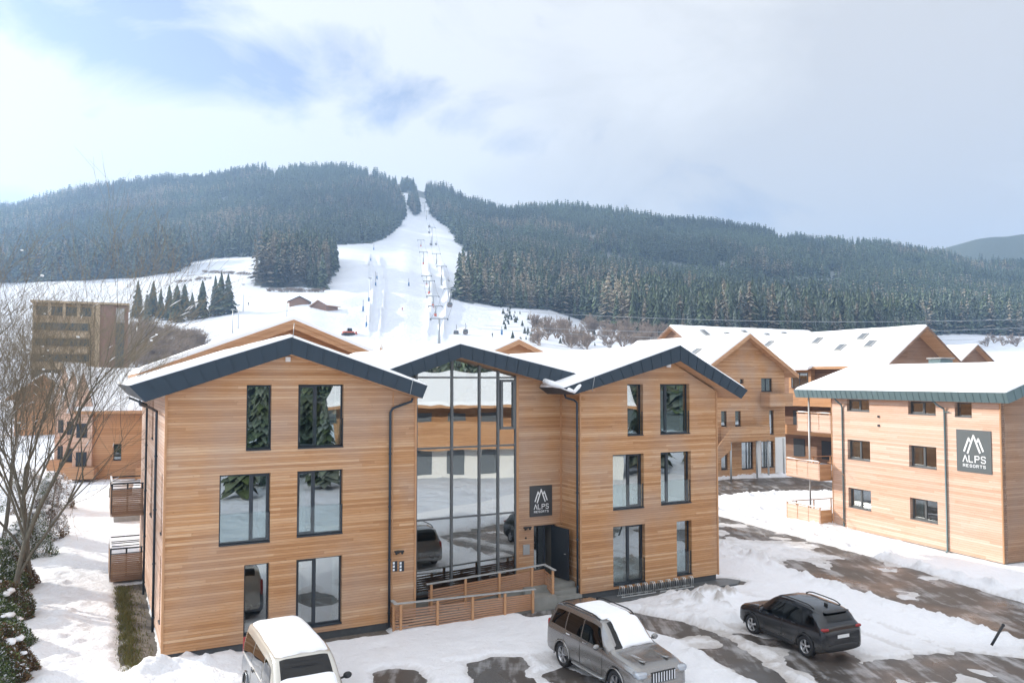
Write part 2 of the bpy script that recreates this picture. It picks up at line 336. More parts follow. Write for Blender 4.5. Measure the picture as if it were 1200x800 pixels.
def roof(par, top, bot, y0, y1, mat='metal', snow=.12, fascia=True, seam=.52, ax='y', snow_in=.03, front=-1, both=False, soffit='soffit', sw=.25):
    """slab with gable profile (x, z) pushed along y; dark sheet-metal fascia with standing seams; rounded snow on top"""
    mb = MB(); poly = top + bot[::-1]; n = len(poly)
    mb.prism(poly, y0, y1, 0, ax)
    nt = len(top)
    mb.m = [1 if (k >= 2 and nt <= k - 2 < n - 1) else 0 for k in range(len(mb.f))]
    r = mb.build('roof', [M[mat], M[soffit]], par, fix=True)
    ends = [(y0, -1)] + ([(y1, 1)] if both else [])
    if fascia:
        for (ye, sg) in ends:
            f = MB()
            a, b = sorted((ye + sg * .006, ye + sg * .03)); f.prism(poly, a, b, 0, ax)
            for i in range(len(top) - 1):
                T0, T1, B0, B1 = map(np.array, (top[i], top[i + 1], bot[i], bot[i + 1])); L = np.linalg.norm(T1 - T0); k = max(1, int(L / seam))
                for q in range(0, k + 1):
                    t = (q + .0) / k
                    if t in (0., 1.) and 0 < i + t < len(top) - 1 and t == 1.: continue
                    if (i == 0 and q == 0) or (i == len(top) - 2 and q == k): continue
                    p, s = T0 + (T1 - T0) * t, B0 + (B1 - B0) * t; e = ye + sg * .036
                    if ax == 'y': f.bar((p[0], e, p[1]), (s[0], e, s[1]), .03, .022, up=(0, 1, 0))
                    else: f.bar((e, p[0], p[1]), (e, s[0], s[1]), .03, .022, up=(1, 0, 0))
            f.build('fascia', M[mat], r)
    if snow:
        xs = [p[0] for p in top]; zs = [p[1] for p in top]; x0, x1 = xs[0] + snow_in, xs[-1] - snow_in
        nx = max(8, int((x1 - x0) / .22)); ny = max(6, int((y1 - y0) / .35)); ya, yb = y0 + .02, y1 - .02
        def edge(d, w=.25): t = min(1, max(0, d / w)); return math.sqrt(max(0, 1 - (1 - t) ** 2))
        # denser rows near the borders
        def sp(t): return t + .0 if t in (0, 1) else .5 - .5 * math.cos(PI * t) * (1 - .15) - 0 if False else t
        US = sorted(set([0, .004, .01, .02, .035] + [i / nx for i in range(nx + 1)] + [1, .996, .99, .98, .965])); VS = sorted(set([0, .004, .012, .025] + [j / ny for j in range(ny + 1)] + [1, .996, .988, .975]))
        vs = []; ph = random.uniform(0, 9)
        rz = min(xs[1:-1], key=lambda q: abs(q)) if len(xs) > 2 else None
        for v in VS:
            for u in US:
                X = x0 + (x1 - x0) * u; Y = ya + (yb - ya) * v; e = edge(min(X - x0, x1 - X), sw) * edge(min(Y - ya, yb - Y), .18)
                nz = float(fbm(X * .6 + ph, Y * .6, 3, 4)) - .45
                z = float(np.interp(X, xs, zs)) + snow * e * (1 + .55 * nz) + .003
                wob = (float(vnoise(Y * 1.3 + ph, 4.2, 8)) - .3) * .12 if (u in (0,) or u == 1) else 0
                X2 = X + (-wob if u == 0 else wob if u == 1 else 0)
                vs.append((X2, Y, z) if ax == 'y' else (Y, X2, z))
        w = len(US); mb = MB(); mb.add(vs, [(j * w + i, j * w + i + 1, (j + 1) * w + i + 1, (j + 1) * w + i) for j in range(len(VS) - 1) for i in range(w - 1)], 0, True)
        mb.build('roof_snow', M['snow_roof'], r, fix=False)
    return r
def downpipe(par, pts, rad=.045, mat='metal'):
    mb = MB(); mb.tube(pts, rad, 10)
    for z in np.arange(min(p[2] for p in pts) + .5, pts[-2][2] - .3, 1.9): mb.lathe([(rad, -.03), (rad + .014, -.03), (rad + .014, .03), (rad, .03)], 10, c=(pts[-1][0], pts[-1][1], float(z)))
    return mb.build('downpipe', M[mat], par)
# stroke lettering
GL = {'A': [[(0, 0), (.5, 1), (1, 0)]], 'L': [[(0, 1), (0, 0), (.8, 0)]], 'P': [[(0, 0), (0, 1), (.75, 1), (.92, .88), (.92, .62), (.75, .5), (0, .5)]],
      'S': [[(.92, .86), (.75, 1), (.2, 1), (.04, .86), (.04, .66), (.2, .54), (.76, .46), (.93, .34), (.93, .14), (.76, 0), (.2, 0), (.02, .14)]],
      'R': [[(0, 0), (0, 1), (.75, 1), (.92, .88), (.92, .62), (.75, .5), (0, .5)], [(.45, .5), (.92, 0)]],
      'E': [[(.85, 1), (0, 1), (0, 0), (.85, 0)], [(0, .5), (.7, .5)]], 'O': [[(.2, 0), (.02, .18), (.02, .82), (.2, 1), (.75, 1), (.93, .82), (.93, .18), (.75, 0), (.2, 0)]],
      'T': [[(0, 1), (1, 1)], [(.5, 1), (.5, 0)]]}
def letters(mb, text, x, z, h, w, gap, th, P):
    for ch in text:
        for st in GL[ch]:
            for (a, b), (c, d) in zip(st[:-1], st[1:]): stroke(mb, (x + a * w, z + b * h), (x + c * w, z + d * h), th, P)
        x += w + gap
def stroke(mb, a, b, th, P, ext=.45):
    a, b = np.array(a, float), np.array(b, float); d = (b - a) / (np.linalg.norm(b - a) + 1e-9); n = np.array([-d[1], d[0]]) * th / 2; a = a - d * th * ext; b = b + d * th * ext
    q = [a + n, b + n, b - n, a - n]; lo = [P(x, z, 0) for x, z in q]; hi = [P(x, z, 1) for x, z in q]
    mb.add(lo + hi, [(0, 1, 2, 3), (7, 6, 5, 4)] + [(i, (i + 1) % 4, 4 + (i + 1) % 4, 4 + i) for i in range(4)])
def resort_sign(name, fr, P, W, H, label, mat):
    """P(x, z, layer) -> world-local point; x right 0..W, z up 0..H as read"""
    e = empty(name, (fr.ox, fr.oy, 0), fr.ang, label=label, cat='sign')
    mb = MB(); q = [(0, 0), (W, 0), (W, H), (0, H)]
    lo = [P(x, z, -3) for x, z in q]; hi = [P(x, z, 0) for x, z in q]
    mb.add(lo + hi, [(0, 1, 2, 3), (7, 6, 5, 4)] + [(i, (i + 1) % 4, 4 + (i + 1) % 4, 4 + i) for i in range(4)]); mb.build('sign_panel', M[mat], e)
    PP = lambda x, z, l: P(x, z, l * 1.0 + .1)
    mb = MB(); th = .045 * W; X = lambda a: a * W; Z = lambda b: b * H
    for (a, b) in (((.23, .50), (.365, .80)), ((.365, .80), (.40, .74)), ((.33, .455), (.505, .87)), ((.505, .87), (.68, .485)), ((.77, .525), (.645, .80)), ((.645, .80), (.61, .74))):
        stroke(mb, (X(a[0]), Z(a[1])), (X(b[0]), Z(b[1])), th, PP)
    mb.build('mountain_emblem', M['white_paint'], e)
    mb = MB(); letters(mb, 'ALPS', X(.19), Z(.245), Z(.145), X(.125), X(.05), .027 * W, PP); mb.build('lettering', M['white_paint'], e)
    mb = MB(); letters(mb, 'RESORTS', X(.19), Z(.125), Z(.058), X(.063), X(.034), .014 * W, PP); mb.build('lettering', M['white_paint'], e)
    return e
# ------------------------------------------------------------------ the main apartment building
A0 = aty(189.5, 767, 25.70); FM = Frame(A0[0], A0[1], .88659, .46256)
main = empty('apartment_building', (FM.ox, FM.oy, 0), FM.ang, label='large larch-clad three-storey apartment building in front with dark sheet-metal gables and tall glass stair front', cat='building')
ZB = .29
lw = [(2.48, 3.30, 6.66, 8.86), (4.2, 5.8, 6.66, 8.87), (1.66, 3.30, 3.56, 5.88), (4.2, 5.8, 3.63, 5.88), (2.48, 3.30, .5, 2.86), (4.2, 5.8, .5, 2.86)]
rw = [(18.11, 18.94, 6.66, 8.86), (19.86, 21.50, 6.66, 8.86), (17.34, 18.95, 3.57, 5.88), (19.86, 21.54, 3.6, 5.88), (17.34, 19.0, .42, 2.87), (20.71, 21.55, .47, 2.83)]
DEP = 15.0
mb = wall_with_holes(MB(), [(0, 8.53), (3.85, 9.88), (8.52, 8.36)], 0, 8.52, ZB, lw)
mb.build('wall', M['larch'], main)
mb = wall_with_holes(MB(), [(15.72, 8.5), (20.56, 9.80), (23.05, 8.52)], 15.72, 23.05, ZB, rw)
mb.build('wall', M['larch'], main)
# returns and side walls
sidew = [(1.0, 1.45, 1.0, 3.2), (6.2, 7.2, 3.7, 5.9), (6.2, 7.2, 6.7, 8.3), (1.0, 1.45, 3.9, 5.9)]
mb = wall_with_holes(MB(), [(.25, 8.54), (DEP, 8.54)], .25, DEP, ZB, sidew, axis='s', at=0.0); mb.build('side_wall', M['larch_lit'], main)
mb = wall_with_holes(MB(), [(.25, 8.5), (DEP, 8.5)], .25, DEP, ZB, [], axis='s', at=23.05, inward=-1); mb.build('side_wall', M['larch'], main)
mb = wall_with_holes(MB(), [(.25, 8.6), (1.5, 8.6)], .25, 1.5, ZB, [], axis='s', at=15.72); mb.build('side_wall', M['larch'], main)
mb = wall_with_holes(MB(), [(.25, 8.4), (1.5, 8.4)], .25, 1.5, ZB, [], axis='s', at=8.52, inward=-1); mb.build('side_wall', M['larch'], main)
mb = wall_with_holes(MB(), [(0, 8.5), (3.85, 9.9), (8, 8.7), (10.7, 9.9), (15, 8.9), (20.5, 9.8), (23.05, 8.5)], .25, 22.8, ZB, [], at=DEP, inward=-1); mb.build('rear_wall', M['larch'], main)
# stair block wall with the doorway
cs = lambda u: 9.91 - .345 * (10.75 - u) if u < 10.75 else 9.91 - .25 * (u - 10.75)
dL = FM.front(625.5, 620, 1.5)[0]; dT = FM.front(640, 614.5, 1.5)[1]
mb = wall_with_holes(MB(), [(13.58, cs(13.58)), (15.72, cs(15.72))], 13.58, 15.72, .70, [(dL, 15.45, .75, dT)], at=1.5); mb.build('wall', M['larch'], main)
mb = MB()
for (x, y0, z1) in ((0, 0, 8.54), (8.52, 0, 8.4), (15.72, 0, 8.5), (23.05, 0, 8.52)):
    mb.box(x - .035, x + .035, -.035, -.003, ZB - .01, z1); 
mb.box(7.64 - .02, 7.64 + .02, -.02, -.003, ZB, 8.6); mb.box(13.52, 13.62, 1.44, 1.497, .72, cs(13.57)); mb.box(15.66, 15.715, 1.45, 1.497, dT, 8.7)
mb.box(-.035, -.003, .0, .07, ZB, 8.54)
mb.build_each('corner_board', M['trim'], main)
mb = MB()
mb.box(.06, 8.46, .07, DEP - .06, -.4, ZB - .003); mb.box(15.78, 22.99, .07, DEP - .06, -.4, ZB - .003); mb.box(8.46, 15.78, 1.6, DEP - .06, -.4, ZB)
mb.build('plinth', M['plinth'], main)
def inside(u0, u1, y0, backs=3.6):
    mb = MB()
    for z in (.30, 3.3, 6.3): mb.box(u0, u1, y0, 11.8, z, z + .12, 1)
    mb.box(u0, u1, y0 + backs, y0 + backs + .1, .42, 8.4, 0); mb.box((u0 + u1) / 2 - .05, (u0 + u1) / 2 + .05, y0 + .15, y0 + backs, .42, 8.4, 0)
    mb.box(u0, u1, y0 + .2, y0 + backs, 8.42, 8.5, 0)
    mb.build('interior', [M['inner'], M['inner_dark']], main)
inside(.3, 8.2, .3); inside(16.0, 22.75, .3)
W_ = lambda *a, **k: window(main, *a, **k)
W_(*lw[0], rail=True); W_(*lw[1], mull=.40, sash=0, rail=True, curtain=[(.86, .98)]); W_(*lw[2], mull=.62, sash=1, rail=True, curtain=[(.80, .97)]); W_(*lw[3], mull=.38, sash=0, rail=True, curtain=[(.02, .22)])
W_(*lw[4]); W_(*lw[5], mull=.42, sash=0, curtain=[(.02, .16), (.84, .98)])
W_(*rw[0], rec=.2, rail=True); W_(*rw[1], rec=.2, mull=.28, sash=0, rail=True, curtain=[(.86, .99)]); W_(*rw[2], rec=.2, mull=.56, sash=1, rail=True, curtain=[(.02, .5)]); W_(*rw[3], rec=.2, mull=.30, sash=0, rail=True)
W_(*rw[4], rec=.2, mull=.52, sash=1, rail=True, curtain=[(.02, .48)]); W_(*rw[5], rec=.2, rail=True, curtain=[(.05, .6)])
for s in sidew: window(main, *s, axis='s', at=0.0)
# tall glazed stair front
GX = [FM.front(x, 520, 1.5)[0] for x in (487.5, 529.5, 561.7, 583.7, 604.5)]; GZ = [.72, 3.56, 6.34, 9.13]
e = GX[0]; R = GX[-1]
fr = MB()
for i, g in enumerate(GX):
    fr.box(g - .045, g + .045, 1.46, 1.60, .66, cs(g) - .01)
for z in GZ:
    for a, b in zip(GX[:-1], GX[1:]): fr.box(a + .045, b - .045, 1.48, 1.58, z - .035, z + .035)
fr.box(GX[0] - .5, GX[0] - .045, 1.5, 1.6, .66, cs(GX[0]) - .2)
gf = fr.build('glass_front', M['frame_grey'], main)
for a, b in zip(GX[:-1], GX[1:]):
    zz = GZ + [None]
    for k in range(4):
        lo = zz[k] + .03
        mb = MB()
        if k < 3: mb.box(a + .03, b - .03, 1.52, 1.532, lo, zz[k + 1] - .03)
        else:
            pts = [(a + .03, lo), (b - .03, lo), (b - .03, cs(b) - .02)] + ([(10.75, cs(10.75) - .02)] if a < 10.75 < b else []) + [(a + .03, cs(a) - .02)]
            mb.prism(pts, 1.52, 1.532)
        mb.build('pane', M['glass_f'], gf)
s0, s1 = GX[3] + .09, GX[4] - .05; sz0, sz1 = 7.0, 9.05
mb = MB()
for (a, b, c, d) in ((s0, s0 + .11, sz0, sz1), (s1 - .11, s1, sz0, sz1), (s0 + .11, s1 - .11, sz0, sz0 + .1), (s0 + .11, s1 - .11, sz1 - .1, sz1)): mb.box(a, b, 1.44, 1.515, c, d)
mb.build('opening_sash', M['frame_grey'], gf)
mb = MB(); mb.box(9.0, 13.6, 1.62, 1.75, .55, .64, 1); mb.box(8.6, 15.6, 5.8, 5.9, .5, 9.6, 0); mb.box(8.6, 15.6, 1.7, 5.8, .6, .66, 1)
mb.box(8.6, 15.6, 4.2, 5.8, 3.45, 3.6, 1); mb.box(8.6, 15.6, 4.2, 5.8, 6.25, 6.4, 1); mb.box(8.6, 8.7, 1.7, 5.8, .6, 9.3, 0); mb.box(13.75, 13.85, 1.76, 4.0, .7, 9.2, 0)
mb.build('interior', [M['inner'], M['inner_dark']], main)
st = MB()
for f0 in (0, 1, 2):
    zb = .66 + f0 * 2.9; sg = 1 if f0 % 2 == 0 else -1
    for k in range(14):
        x = (9.2 if sg > 0 else 13.3) + sg * k * .29; st.box(min(x, x + sg * .3), max(x, x + sg * .3), 2.1, 3.3, zb + k * .2, zb + k * .2 + .2)
st.build('staircase', M['concrete'], main)
# roofs
roof(main, [(-1.12, 8.84), (3.82, 10.47), (8.74, 8.82)], [(-.66, 8.34), (3.82, 9.89), (8.55, 8.36)], -.6, DEP + .5)
roof(main, [(6.6, 9.0), (10.72, 10.45), (16.5, 9.22)], [(6.8, 8.5), (10.75, 9.91), (16.2, 8.55)], .9, DEP + .4, snow_in=.3)
roof(main, [(14.62, 8.72), (20.5, 10.53), (24.38, 8.57)], [(15.04, 8.44), (20.5, 9.85), (23.98, 8.19)], -.6, DEP + .5)
# snow hanging out of the valley
mb = MB(); mb.tube([(14.45, .7, 8.98), (14.5, .1, 8.86), (14.62, -.35, 8.78), (14.85, -.66, 8.62), (15.0, -.72, 8.56), (15.2, -.66, 8.72), (15.5, -.45, 8.92), (16.1, -.3, 9.12)], [.12, .13, .1, .08, .075, .08, .1, .1], 8); mb.build('overhanging_snow', M['snow_roof'], main)
# lightning rods on the roof edges
mb = MB()
for (u, z) in ((8.05, 8.98), (15.9, 9.08)): mb.tube([(u, -.645, z - .5), (u + .12, -.66, z + .12)], .012, 5)
mb.tube([(3.86, -.62, 10.45), (3.9, -.62, 10.95)], .012, 5)
mb.build('lightning_rod', M['galv'], main)
# downpipes
y = -.09; p1 = FM.front(457, 560, y)[0]
downpipe(main, [(8.3, -.25, 8.36), (8.28, -.2, 8.24), (7.95, y, 8.12), (p1 + .1, y, 8.0), (p1, y, 7.86), (p1, y, .15)])
p2 = FM.front(677, 600, -.05)[0]; downpipe(main, [(15.2, .35, 8.44), (15.22, .3, 8.3), (15.5, .1, 8.2), (p2, -.02, 8.1), (p2, -.02, 7.9), (p2, -.02, .12)])
downpipe(main, [(-.75, .9, 8.33), (-.7, 1.2, 8.2), (-.3, 2.6, 8.05), (-.07, 3.3, 7.9), (-.07, 3.4, 7.8), (-.07, 3.4, .1)])
downpipe(main, [(-.8, 8.6, 8.3), (-.12, 8.9, 8.0), (-.1, 9.0, 7.9), (-.1, 9.0, .1)])
# small fittings
def fit(name, px, py, w, h, d, mat, plane=0.0, z=None):
    a, zz = FM.front(px, py, plane); mb = MB(); mb.box(a - w / 2, a + w / 2, plane - d, plane - .002, zz - h / 2, zz + h / 2); return mb.build(name, M[mat], main)
fit('vent_cap', 337, 421, .16, .16, .1, 'white_paint'); fit('vent_cap', 782.5, 428.5, .2, .14, .1, 'white_paint')
for (px, py, pl) in ((466, 646, 0), (616, 618, 1.5)):
    a, z = FM.front(px, py, pl); mb = MB(); mb.box(a - .04, a + .04, pl - .1, pl, z - .05, z + .05); mb.box(a - .16, a + .18, pl - .2, pl - .1, z + .0, z + .06); mb.ball((a - .1, pl - .16, z - .03), .05); mb.ball((a + .12, pl - .16, z - .03), .05)
    mb.build('flood_lamp', M['black'], main)
for px in (462.5, 470.5):
    a, z = FM.front(px, 663, 0); mb = MB(); mb.box(a - .09, a + .09, -.03, -.002, z - .18, z + .18, 0)
    for k in range(3):
        for q in (-1,): mb.box(a - .08, a - .01, -.036, -.03, z - .16 + k * .12, z - .08 + k * .12, 1)
    mb.build('intercom_panel', [M['frame'], M['white_paint']], main)
fit('notice_board', 616.5, 643.5, .30, .42, .04, 'galv', 1.5); fit('doorbell', 616, 630, .07, .07, .03, 'black', 1.5)
# entrance: recessed frame, wide leaf swung open
mb = MB(); g = dL + .004
mb.box(g, g + .07, 1.62, 1.72, .76, dT - .004); mb.box(15.38, 15.446, 1.62, 1.72, .76, dT - .004); mb.box(g + .07, 15.38, 1.62, 1.72, dT - .08, dT - .004); mb.box(g + .55, g + .62, 1.62, 1.72, .76, dT - .08)
df = mb.build('door_frame', M['frame'], main)
mb = MB(); mb.box(g + .08, g + .54, 1.66, 1.672, .8, dT - .09); mb.build('pane', M['glass'], df)
mb = MB(); mb.box(g + .02, g + .62, 2.6, 2.7, .7, dT + .2); mb.box(g, 15.6, 3.9, 4.0, .7, dT + .2); mb.box(g, 15.6, 1.75, 3.9, dT + .1, dT + .2); mb.box(15.5, 15.6, 1.8, 3.9, .7, dT + .2); mb.build('lobby', M['inner'], main)
hinge = (15.28, 1.58); dd = (.12, -1.18); mb = MB()
mb.bar((hinge[0], hinge[1], (.8 + dT - .05) / 2), (hinge[0] + dd[0], hinge[1] + dd[1], (.8 + dT - .05) / 2), .06, dT - .05 - .8); dr = mb.build('entrance_door', M['frame'], main)
mb = MB(); hx, hy = hinge[0] + dd[0] * .9, hinge[1] + dd[1] * .9; mb.tube([(hx - .03, hy, 1.85), (hx - .1, hy, 1.85), (hx - .1, hy + .14, 1.85)], .014, 6); mb.build('handle', M['chrome'], dr)
# sign above the door
sl, st_ = FM.front(620.5, 570, 1.5); s2, sb_ = FM.front(646.5, 604, 1.5)
resort_sign('entrance_sign', FM, lambda x, z, l: (sl + x, 1.5 - .035 - l * .006 if l > -1 else 1.497, FM.front(620.5, 605.5, 1.5)[1] + z), s2 - sl, FM.front(620.5, 569.5, 1.5)[1] - FM.front(620.5, 605.5, 1.5)[1], 'small charcoal sign with white mountain emblem and lettering beside the entrance door', 'sign')
# slatted terraces on the left side wall
def slat_panel(mb, a, b, z0, z1, pitch=.085, w=.025, h=.074, post=None):
    a, b = np.array(a, float), np.array(b, float)
    for z in np.arange(z0, z1, pitch): mb.bar((*a, z), (*b, z), w, h)
def terrace(zf, zt, dy, roofed=False, far=False):
    e = empty('balcony', (FM.ox, FM.oy, 0), FM.ang); e.parent = main; e.location = (0, 0, 0); e.rotation_euler = (0, 0, 0)
    y0, y1 = dy, dy + 3.0; x0 = -1.3
    mb = MB(); mb.box(x0, -.02, y0, y1, zf - .16, zf); mb.build('deck', M['larch_dark'], e)
    mb = MB(); slat_panel(mb, (x0, y0 - .03), (-.05, y0 - .03), zf - .12, zt - .28); slat_panel(mb, (x0 - .03, y0), (x0 - .03, y1), zf - .12, zt - .28); mb.build('slat_panel', M['larch_dark'], e)
    mb = MB()
    for p in ((x0, y0), (x0, y1), (-.08, y0), (-.68, y0), (x0, (y0 + y1) / 2)): mb.box(p[0] - .035, p[0] + .035, p[1] - .012, p[1] + .06, zf, zt)
    for (p, q) in (((x0, y0), (-.03, y0)), ((x0, y0), (x0, y1)), ((x0, y1), (-.03, y1))):
        mb.bar((*p, zt), (*q, zt), .06, .05)
        mb.bar((*p, zt - .22), (*q, zt - .22), .03, .04)
    for k in range(3): mb.bar((x0, y1, zt - .3 - .14 * k), (-.03, y1, zt - .3 - .14 * k), .03, .04)
    mb.build('railing', M['frame'], e)
    mb = MB(); mb.grid(lambda u, v: (x0 + .1 + u * 1.1, y0 + .1 + v * (y1 - y0 - .2), zf + .002 + .12 * min(1, 6 * min(u, 1 - u, v, 1 - v))), 10, 12); mb.bar((x0, y0, zt + .04), (x0, y1, zt + .04), .08, .05); mb.build('snow', M['snow_roof'], e, fix=False)
terrace(.35, 1.62, 11.5); terrace(3.15, 4.42, 11.7)
# ------------------------------------------------------------------ entrance ramp, steps, bike stands
ramp = empty('entrance_ramp', (FM.ox, FM.oy, 0), FM.ang, label='slatted timber entrance ramp with grey handrails and concrete steps before the glass stair front', cat='ramp')
zl = .74
mb = MB()
mb.prism([(7.75, .0), (13.3, .0), (13.3, .42), (7.75, .08)], -.42, .55); mb.prism([(8.6, 0), (13.3, 0), (13.3, zl), (8.6, .45)], .55, 1.44)
mb.box(13.3, 15.64, .3, 1.44, 0, zl); mb.box(13.3, 14.35, -.42, .3, 0, .5)
mb.build('ramp_base', M['concrete'], ramp)
mb = MB()
for k in range(3): mb.box(14.42, 15.60, .3 - .3 * (k + 1), .3 - .3 * k, 0, zl - .19 * (k + 1))
mb.build('step', M['concrete'], ramp)
def railing(a, b, za, zb, ha, hb, posts, cap=.13):
    """slatted balustrade from a to b; deck heights za, zb; cap rail heights ha, hb"""
    e = empty('balustrade', (0, 0, 0)); e.parent = ramp
    a, b = np.array(a, float), np.array(b, float); s = MB(); n = int(round((ha - za) / .112))
    for k in range(n - 1):
        t = k / (n - 1.0) * (1 - .14 / (ha - za)); z0_, z1_ = za + (ha - za - .07) * t + .04, zb + (hb - zb - .07) * t + .04
        s.bar((*a, z0_), (*b, z1_), .028, .062)
    s.build('slat_panel', M['slat'], e)
    d = (b - a) / np.linalg.norm(b - a); nrm = np.array([d[1], -d[0]])
    for t in posts:
        p = a + (b - a) * t + nrm * .045; q = MB(); z_1 = ha + (hb - ha) * t - .03; q.box(p[0] - .045, p[0] + .045, p[1] - .03, p[1] + .03, min(0, za), z_1) ; q.build('post', M['trim'], e)
    c = MB(); c.bar((*(a - d * .08), ha + .0), (*(b + d * .06), hb + .0), cap, .035); c.build('handrail', M['stone'], e)
def RZ(px, py, b): return FM.front(px, py, b)
(o0, oz0), (o1, oz1) = RZ(464, 707, -.48), RZ(626, 690, -.48)
railing((o0, -.48), (o1, -.48), 0.02, .12, oz0, oz1, (.03, .28, .53, .77, .985))
railing((o0, .42), (o0, -.48), 0.02, 0.02, oz0 + .02, oz0, (.06, .9))
(i0, iz0), (i1, iz1) = RZ(502, 684, .5), RZ(638, 661, .5)
railing((i0, .5), (i1, .5), .38, .75, iz0, iz1, (.02, .30, .59, .88))
railing((i1, .5), (14.36, -.18), .75, .35, iz1, max(1.45, RZ(648, 675, -.18)[1]), (.95,))
for grp, (px0, px1) in enumerate(((724.5, 759.5), (768.5, 803))):
    a0 = FM.L(hitz(px0, 698 - (px0 - 724) * .16, .05)); a1 = FM.L(hitz(px1, 698 - (px1 - 724) * .16, .05))
    e = empty('bicycle_stand', (*FM.W(a0[0], -.42)[:2], .03), FM.ang, label=('row of five galvanised hoop bicycle stands nearer the entrance steps' if grp == 0 else 'row of five galvanised hoop bicycle stands nearer the building\'s right corner'), cat='bicycle stand', group='bicycle stands under the right gable wall')
    L = (a1[0] - a0[0]); b = MB(); b.bar((-.1, .15, .06), (L + .1, .15, .06), .03, .03); b.bar((-.1, -.15, .06), (L + .1, -.15, .06), .03, .03); b.build('base_rail', M['hoop'], e)
    for k in range(5):
        x = L * k / 4; t = MB()
        for q in (-.045, .045): t.tube([(x + q, -.15, .04), (x + q, -.17, .42), (x + q, -.1, .5), (x + q, 0.04, .48), (x + q, .15, .04)], .018, 6)
        t.build('hoop', M['hoop'], e)
# ------------------------------------------------------------------ right-hand building
gx = Vector((.93340856, .35881537, 0)); A1 = aty(1176.7, 660, 40.88); FR = Frame(A1[0], A1[1], gx.x, gx.y)
br = empty('apartment_building', (FR.ox, FR.oy, 0), FR.ang, label='pale sunlit larch apartment block on the right with green-grey metal eaves and long snow roof', cat='building')
zb = -.27; LEN = 11.8; WID = 8.6
SW = [(8.62, 10.45, 7.1, 7.83), (3.86, 5.72, 7.08, 7.83), (1.62, 2.65, 7.06, 7.83), (8.62, 10.45, 4.08, 5.3), (3.88, 5.73, 4.08, 5.3), (8.62, 10.45, 1.07, 2.28), (3.88, 5.74, 1.08, 2.3)]
mb = wall_with_holes(MB(), [(0, 7.95), (LEN, 7.95)], 0, LEN, zb, SW, th=.3, axis='s', at=0.0); mb.build('side_wall', M['larch_lit'], br)
tp = [(.3, 8.0), (4.2, 9.3), (8.3, 8.0)]
mb = wall_with_holes(MB(), [(0.001, 7.9)] + tp[1:2] + [(WID, 7.9)], 0.001, WID, zb, [(3.2, 4.6, 4.1, 6.2)], th=.3, at=0.0); mb.build('wall', M['larch_dark'], br)  # shaded gable: darker boards put its shade into the colour
mb = wall_with_holes(MB(), [(0.3, 8.0), (4.2, 9.3), (WID, 7.9)], .3, WID, zb, [], th=.3, at=LEN, inward=-1); mb.build('rear_wall', M['larch'], br)
mb = MB(); mb.box(WID - .3, WID, .3, LEN - .3, zb, 7.95); mb.build('side_wall', M['larch'], br)
mb = MB(); mb.box(-.035, -.002, -.035, .03, zb - .01, 7.88); mb.box(-.002, .03, -.035, -.002, zb - .01, 7.88); mb.box(-.03, -.002, LEN - .05, LEN, zb, 7.88); mb.build_each('corner_board', M['trim'], br)
mb = MB(); mb.box(.06, WID - .06, .06, LEN - .06, -1.2, zb - .002); mb.build('plinth', M['concrete'], br)
for i, s in enumerate(SW):
    window(br, *s, axis='s', at=0.0, rec=.2, mull=(None if i == 2 else .5), sash=(None if i == 2 else 1), fr='steel_post' if False else 'frame_grey', curtain=[(.72, .98)] if i > 2 else None)
window(br, 3.2, 4.6, 4.1, 6.2, at=0.0, mull=.5)
mb = MB(); mb.box(.35, 8.2, .35, LEN - .35, 2.7, 2.8, 1); mb.box(.35, 8.2, .35, LEN - .35, 5.7, 5.8, 1); mb.box(2.6, 2.7, .35, LEN - .35, -.2, 7.9, 0); mb.box(.35, 2.6, 6.6, 6.7, -.2, 7.9, 0); mb.build('interior', [M['inner'], M['inner_dark']], br)
R0, R1 = -.95, 14.35
rr = roof(br, [(-.78, 8.40), (4.2, 9.96), (9.3, 8.4)], [(-.60, 7.88), (4.2, 9.42), (9.15, 7.9)], R0, R1, mat='metal2', snow=.14, both=True, snow_in=.02)
mb = MB(); mb.prism([(-.62, 7.875), (-.80, 8.41), (-.83, 8.41), (-.65, 7.875)], R0 - .03, R1 + .03)
k = R0 + .2
while k < R1: mb.bar((-.66, k, 7.88), (-.838, k, 8.41), .02, .03, up=(0, 1, 0)); k += .42
mb.build('eaves_fascia', M['metal2'], rr)
downpipe(br, [(-.5, 10.95, 7.9), (-.45, 10.9, 7.75), (-.12, 10.8, 7.45), (-.07, 10.8, 7.3), (-.07, 10.8, -.6)], .05, 'metal2')
downpipe(br, [(-.5, 3.6, 7.9), (-.4, 3.45, 7.7), (-.1, 3.25, 7.45), (-.07, 3.25, 7.3), (-.07, 3.25, -.25), (-.3, 3.2, -.42)], .05, 'metal2')
mb = MB(); mb.bar((-.09, 2.95, 7.3), (-.09, 3.3, 7.3), .05, .05); mb.build('overflow_pipe', M['metal2'], br)
for z in (6.84, 6.3):
    mb = MB(); mb.box(-.07, -.002, 7.83, 7.95, z - .06, z + .06); mb.build('wall_lamp', M['frame'], br)
s0y, s0z = FR.side(1121, 502.5); s1y, s1z = FR.side(1163, 556)
sz_bot = s1z; HS = s0z - s1z; WS = s0y - s1y
resort_sign('resort_sign', FR, lambda x, z, l: (-.04 - l * .008 if l > -1 else -.002, s0y - x, sz_bot + z), WS, HS, 'large grey sign with white mountain emblem on the sunlit wall of the right building', 'sign2')
